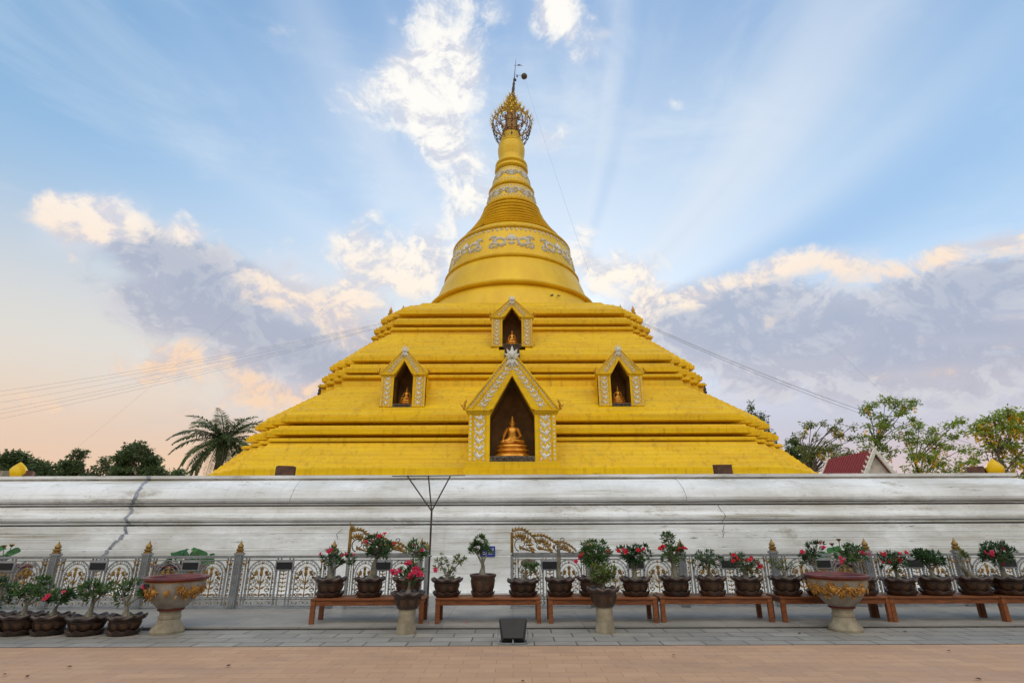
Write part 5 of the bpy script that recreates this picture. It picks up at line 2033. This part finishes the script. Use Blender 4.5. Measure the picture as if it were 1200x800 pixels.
b.prism([(RX - 2.7, RZ - sl * 2.7 - .05), (RX + 2.7, RZ - sl * 2.7 - .05), (RX, RZ - .05)], RY0 + .25, RY0 + .4)
b.build('gable', M['gable'], pv, pv.location)
for yy in (RY0 - .06, RY1 + .06):
    b = MB()
    for sg in (-1, 1):
        e = 3.2
        poly = [(RX, RZ - .12), (RX + sg * e, RZ - sl * e - .12), (RX + sg * e, RZ - sl * e + .3), (RX, RZ + .3)]
        if sg > 0:
            poly.reverse()
        b.prism(poly, yy - .08, yy + .08)
        for i in range(15):
            u = (i + .4) / 15
            x = RX + sg * e * u
            z = RZ - sl * e * u + .28
            b.leaf((x, yy, z), (sg * .5, 0, 1), (0, -1, 0), .34, .2, .04, True)
    b.leaf((RX, yy, RZ + .25), (0, 0, 1), (0, -1, 0), .6, .2, .05, True)
    b.build('gable_board', M['silver'], pv, pv.location)


# ------------------------------------------------------------------ trees
def tree(name, px, Y, label, spread, leafm, lsize, group=None, trunk_w=.22, blossoms=None, seed=0, top_y=None, airy=1.0, limb=1.0, cat='tree'):
    """spread rows (x, y, rx, ry, leaf tufts) in photo pixels at depth Y: the boughs the crown is made of"""
    rng = random.Random(seed)
    g = at(px, 600, Y)
    t = thing(name, (g.x, Y, 0), label, cat, group)
    O = t.location
    tb, lf, bl = MB(), MB(), MB()
    k = zc_of(Y, 6) / F
    pts = []
    ys = [s[1] for s in spread]
    ztop = at(px, sum(ys) / len(ys), Y).z
    n = 7
    for i in range(n):
        u = i / (n - 1)
        pts.append(Vector((rng.uniform(-.18, .18) * u * 2, rng.uniform(-.2, .2) * u, ztop * u)))
    tb.tube(pts, [trunk_w * (1.35 - .95 * i / (n - 1)) for i in range(n)], 8)
    for (x, y, rx, ry, cnt) in spread:
        yo = rng.uniform(-1, 1) * rx * k * .7
        c = at(x, y, Y) - O + Vector((0, yo, 0))
        hx, hz = rx * k, ry * k * 1.05
        st_i = max(1, min(n - 2, int((n - 1) * min(.92, max(.3, (c.z - hz * 1.5) / max(ztop, .1) - .12)))))
        s_ = pts[st_i]
        mid = s_.lerp(c, .5) + Vector((rng.uniform(-.3, .3), rng.uniform(-.3, .3), rng.uniform(-.1, .4)))
        tb.tube([s_, mid, c], [trunk_w * .42 * limb, trunk_w * .28 * limb, trunk_w * .13 * limb], 5)
        for i in range(cnt):
            while True:
                v = Vector((rng.uniform(-1, 1), rng.uniform(-1, 1), rng.uniform(-1, 1)))
                if v.length < 1:
                    break
            v = v * (.45 + .55 * rng.random()) / max(.35, v.length) * v.length ** .4 if airy < 1 else v
            p = c + Vector((v.x * hx, v.y * hx, v.z * hz))
            if rng.random() < .5:
                tb.tube([c.lerp(mid, .3), c.lerp(p, .55) + Vector((0, 0, .05)), p], [trunk_w * .09 * limb, trunk_w * .06 * limb, .012], 4)
            up = Vector((v.x, v.y, .4 + v.z)).normalized()
            m = rng.randint(11, 17)
            for j in range(m):
                d = Vector((rng.uniform(-1, 1), rng.uniform(-1, 1), rng.uniform(-.75, .55))).normalized()
                l = lsize * rng.uniform(.6, 1.2)
                lf.leaf(p + d * lsize * rng.uniform(.1, .8), d, up + d.orthogonal() * .4, l, l * .5, l * .08)
            if blossoms and rng.random() < blossoms:
                for j in range(10):
                    q = p + Vector((rng.uniform(-.12, .12), rng.uniform(-.12, .12), -.1 - .07 * j))
                    d = Vector((rng.uniform(-1, 1), rng.uniform(-1, 1), rng.uniform(-1, .3)))
                    bl.leaf(q, d, (0, -1, .3), .22, .17, .03, True)
    tb.build('trunk', M['bark_dark'], t, smooth=60)
    lf.build('crown', M[leafm], t)
    if bl.v:
        bl.build('blossom', M['yellow'], t)
    return t


def heap(x0, x1, ytop, ybot, n, rng, r=10, c=26):
    """bushy crown: boughs filling a rounded outline"""
    out_ = []
    for i in range(n):
        u = rng.random()
        x = x0 + (x1 - x0) * u
        arch = ytop + (ybot - ytop) * (.75 * abs(2 * u - 1) ** 2.2)
        y = rng.uniform(arch + r * .5, ybot)
        out_.append((x, y, r * rng.uniform(.7, 1.25), r * rng.uniform(.5, .95), c))
    return out_


G1 = 'trees beyond the wall on the left'
rng = random.Random(21)
tree('broadleaf_tree', 22, 62, 'dark bushy tree at the left edge behind the gold bud', heap(-20, 52, 524, 562, 26, rng, 10, 34), 'tree', .38, G1, .3, seed=31)
tree('broadleaf_tree', 56, 66, 'low dark bush joining the left-edge tree', heap(40, 70, 533, 562, 10, rng, 9, 26), 'tree', .36, G1, .25, seed=32)
tree('broadleaf_tree', 89, 64, 'small feathery dark tree between the left bush and the taller dark tree', heap(70, 108, 527, 562, 13, rng, 8, 24) + [(92, 530, 5, 5, 10), (98, 528, 4, 4, 6)], 'tree', .33, G1, .25, seed=33)
tree('broadleaf_tree', 121, 66, 'short rounded dark tree left of the taller dark tree', heap(104, 140, 533, 562, 12, rng, 8, 22), 'tree', .33, G1, .22, seed=34)
tree('broadleaf_tree', 160, 60, 'taller dark tree with a tufted top, left of the palm', heap(134, 190, 518, 562, 28, rng, 9, 32) + [(152, 522, 6, 5, 10), (164, 521, 7, 5, 12), (174, 527, 5, 4, 8)], 'tree', .36, G1, .3, seed=35)
tree('broadleaf_tree', 205, 72, 'low shrubby tree peeping over the wall left of the palm trunk', heap(188, 222, 546, 566, 7, rng, 7, 14), 'tree', .4, G1, .2, seed=36)
G2 = 'trees beyond the wall on the right'
tree('slender_tree', 885, 58, 'slender dark tree top showing past the right edge of the golden tiers',
     [(879, 476, 3, 5, 5), (876, 482, 4, 4, 4), (884, 488, 4, 6, 6), (892, 490, 6, 6, 12), (895, 500, 5, 8, 12), (888, 505, 7, 8, 16), (901, 510, 5, 6, 8), (905, 520, 5, 8, 8), (880, 500, 6, 8, 10)], 'tree', .32, G2, .2, seed=41)
tree('broadleaf_tree', 932, 56, 'small dark round tree beside the right foot of the golden tiers', heap(917, 950, 511, 556, 14, rng, 8, 20), 'tree', .32, G2, .22, seed=42)
tree('sparse_tree', 958, 52, 'thin pale tree with sparse yellow-green leaves, left of the red roof',
     [(rng.uniform(936, 1005), rng.uniform(497, 545), rng.uniform(5, 9), rng.uniform(4, 7), 8) for i in range(26)] + [(965, 496, 4, 4, 4), (985, 494, 4, 3, 4), (1000, 500, 5, 4, 4)], 'tree3', .25, G2, .16, .08, seed=43)
spr = [(1020, 476, 12, 5, 12), (1036, 470, 10, 5, 12), (1053, 474, 12, 6, 16), (1066, 478, 12, 5, 14), (1072, 472, 8, 4, 8), (1015, 484, 9, 5, 8), (1030, 490, 12, 6, 14), (1022, 502, 14, 7, 16), (1040, 500, 12, 7, 14),
       (1050, 486, 10, 6, 10), (1068, 494, 6, 5, 6), (1016, 515, 12, 7, 14), (1034, 516, 13, 8, 16), (1010, 528, 10, 7, 10), (1028, 528, 12, 8, 14), (1048, 512, 9, 6, 8), (1046, 530, 9, 8, 10)]
tree('golden_shower_tree', 1040, 50, 'tall airy tree behind the gable of the red-roofed pavilion', spr, 'tree2', .28, G2, .15, .07, seed=44, limb=.8)
spr = [(1064, 506, 9, 6, 12), (1080, 500, 9, 5, 12), (1096, 506, 10, 6, 14), (1112, 500, 9, 4, 10), (1124, 494, 7, 4, 7), (1118, 512, 11, 6, 12), (1072, 518, 11, 7, 18), (1092, 520, 12, 8, 22), (1108, 526, 12, 7, 16),
       (1126, 528, 10, 6, 10), (1066, 534, 10, 8, 16), (1084, 538, 12, 8, 20), (1104, 541, 13, 8, 18), (1124, 543, 10, 7, 10), (1140, 540, 9, 6, 8), (1075, 550, 14, 8, 14), (1100, 552, 16, 8, 16), (1132, 552, 12, 6, 8)]
tree('golden_shower_tree', 1090, 48, 'spreading airy tree right of the pavilion gable, with a few yellow clusters', spr, 'tree2', .28, G2, .16, .09, seed=45, limb=.8)
spr = [(1150, 498, 10, 7, 14), (1164, 492, 10, 6, 16), (1176, 486, 9, 6, 14), (1190, 490, 9, 7, 14), (1204, 486, 9, 6, 12), (1146, 506, 8, 6, 8), (1160, 508, 10, 7, 16), (1178, 504, 11, 8, 20), (1196, 506, 10, 8, 16),
       (1170, 520, 11, 8, 16), (1188, 522, 11, 8, 16), (1206, 520, 10, 9, 14), (1158, 528, 8, 6, 6), (1176, 538, 9, 7, 8), (1194, 542, 10, 9, 14), (1214, 540, 14, 10, 20), (1224, 510, 14, 12, 26), (1190, 556, 12, 8, 12)]
tree('golden_shower_tree', 1192, 40, 'tree hung with many bright yellow blossom clusters at the right edge', spr, 'tree2', .28, G2, .16, .42, seed=46, limb=.8)
tree('broadleaf_tree', 1215, 44, 'dense dark bush at the right edge under the yellow-blossomed tree', heap(1178, 1270, 536, 600, 26, rng, 11, 26), 'tree', .38, G2, .2, seed=47)

# oil palm
pc = at(259, 514, 52)
t = thing('oil_palm', (pc.x, 52, 0), 'oil palm with long drooping fronds beside the left foot of the golden tiers', 'palm')
b = MB()
n = 24
b.tube([(.35 * math.sin(i / n * 1.2) - .3 * (1 - i / n), 0, pc.z * i / n) for i in range(n + 1)], [.34 + .05 * (i % 2) + (.16 if i > n - 5 else 0) for i in range(n + 1)], 10)
b.build('trunk', M['bark_dark'], t, smooth=20)
rng = random.Random(9)
top = Vector((.33, 0, pc.z))
NFR = 42
for i in range(NFR):
    az = 2.399 * i + rng.uniform(-.2, .2)
    el = 1.15 - 1.85 * (i / NFR) + rng.uniform(-.1, .1)
    L = rng.uniform(4.5, 5.5) * (1 - .2 * (i < 6))
    hd = Vector((math.cos(az), math.sin(az), 0))
    pts = []
    p = top.copy() + hd * .2
    d0 = el
    m = 16
    for j in range(m + 1):
        pts.append(p.copy())
        a = d0 - (j / m) ** 1.4 * (.95 + .35 * math.cos(el))
        p = p + (hd * math.cos(a) + Vector((0, 0, math.sin(a)))) * (L / m)
    b = MB()
    b.tube(pts, [.06 * (1 - .85 * j / m) for j in range(m + 1)], 4)
    side = hd.cross(Vector((0, 0, 1)))
    for j in range(2, m + 1):
        for h in range(4):
            u = h / 4
            q = pts[j - 1].lerp(pts[j], u)
            tn = (pts[j] - pts[j - 1]).normalized()
            f_ = (j + u) / m
            ll = (1.05 * math.sin(min(1, f_ * 1.02) * math.pi * .9 + .25) + .25) * .78
            for sg in (-1, 1):
                dr = tn * .55 + side * sg * .8 + Vector((0, 0, rng.uniform(-.5, .15)))
                b.leaf(q, dr, Vector((0, 0, 1)), max(.25, ll) * rng.uniform(.8, 1.1), .12, .01)
    b.build('frond', M['palm'], t)
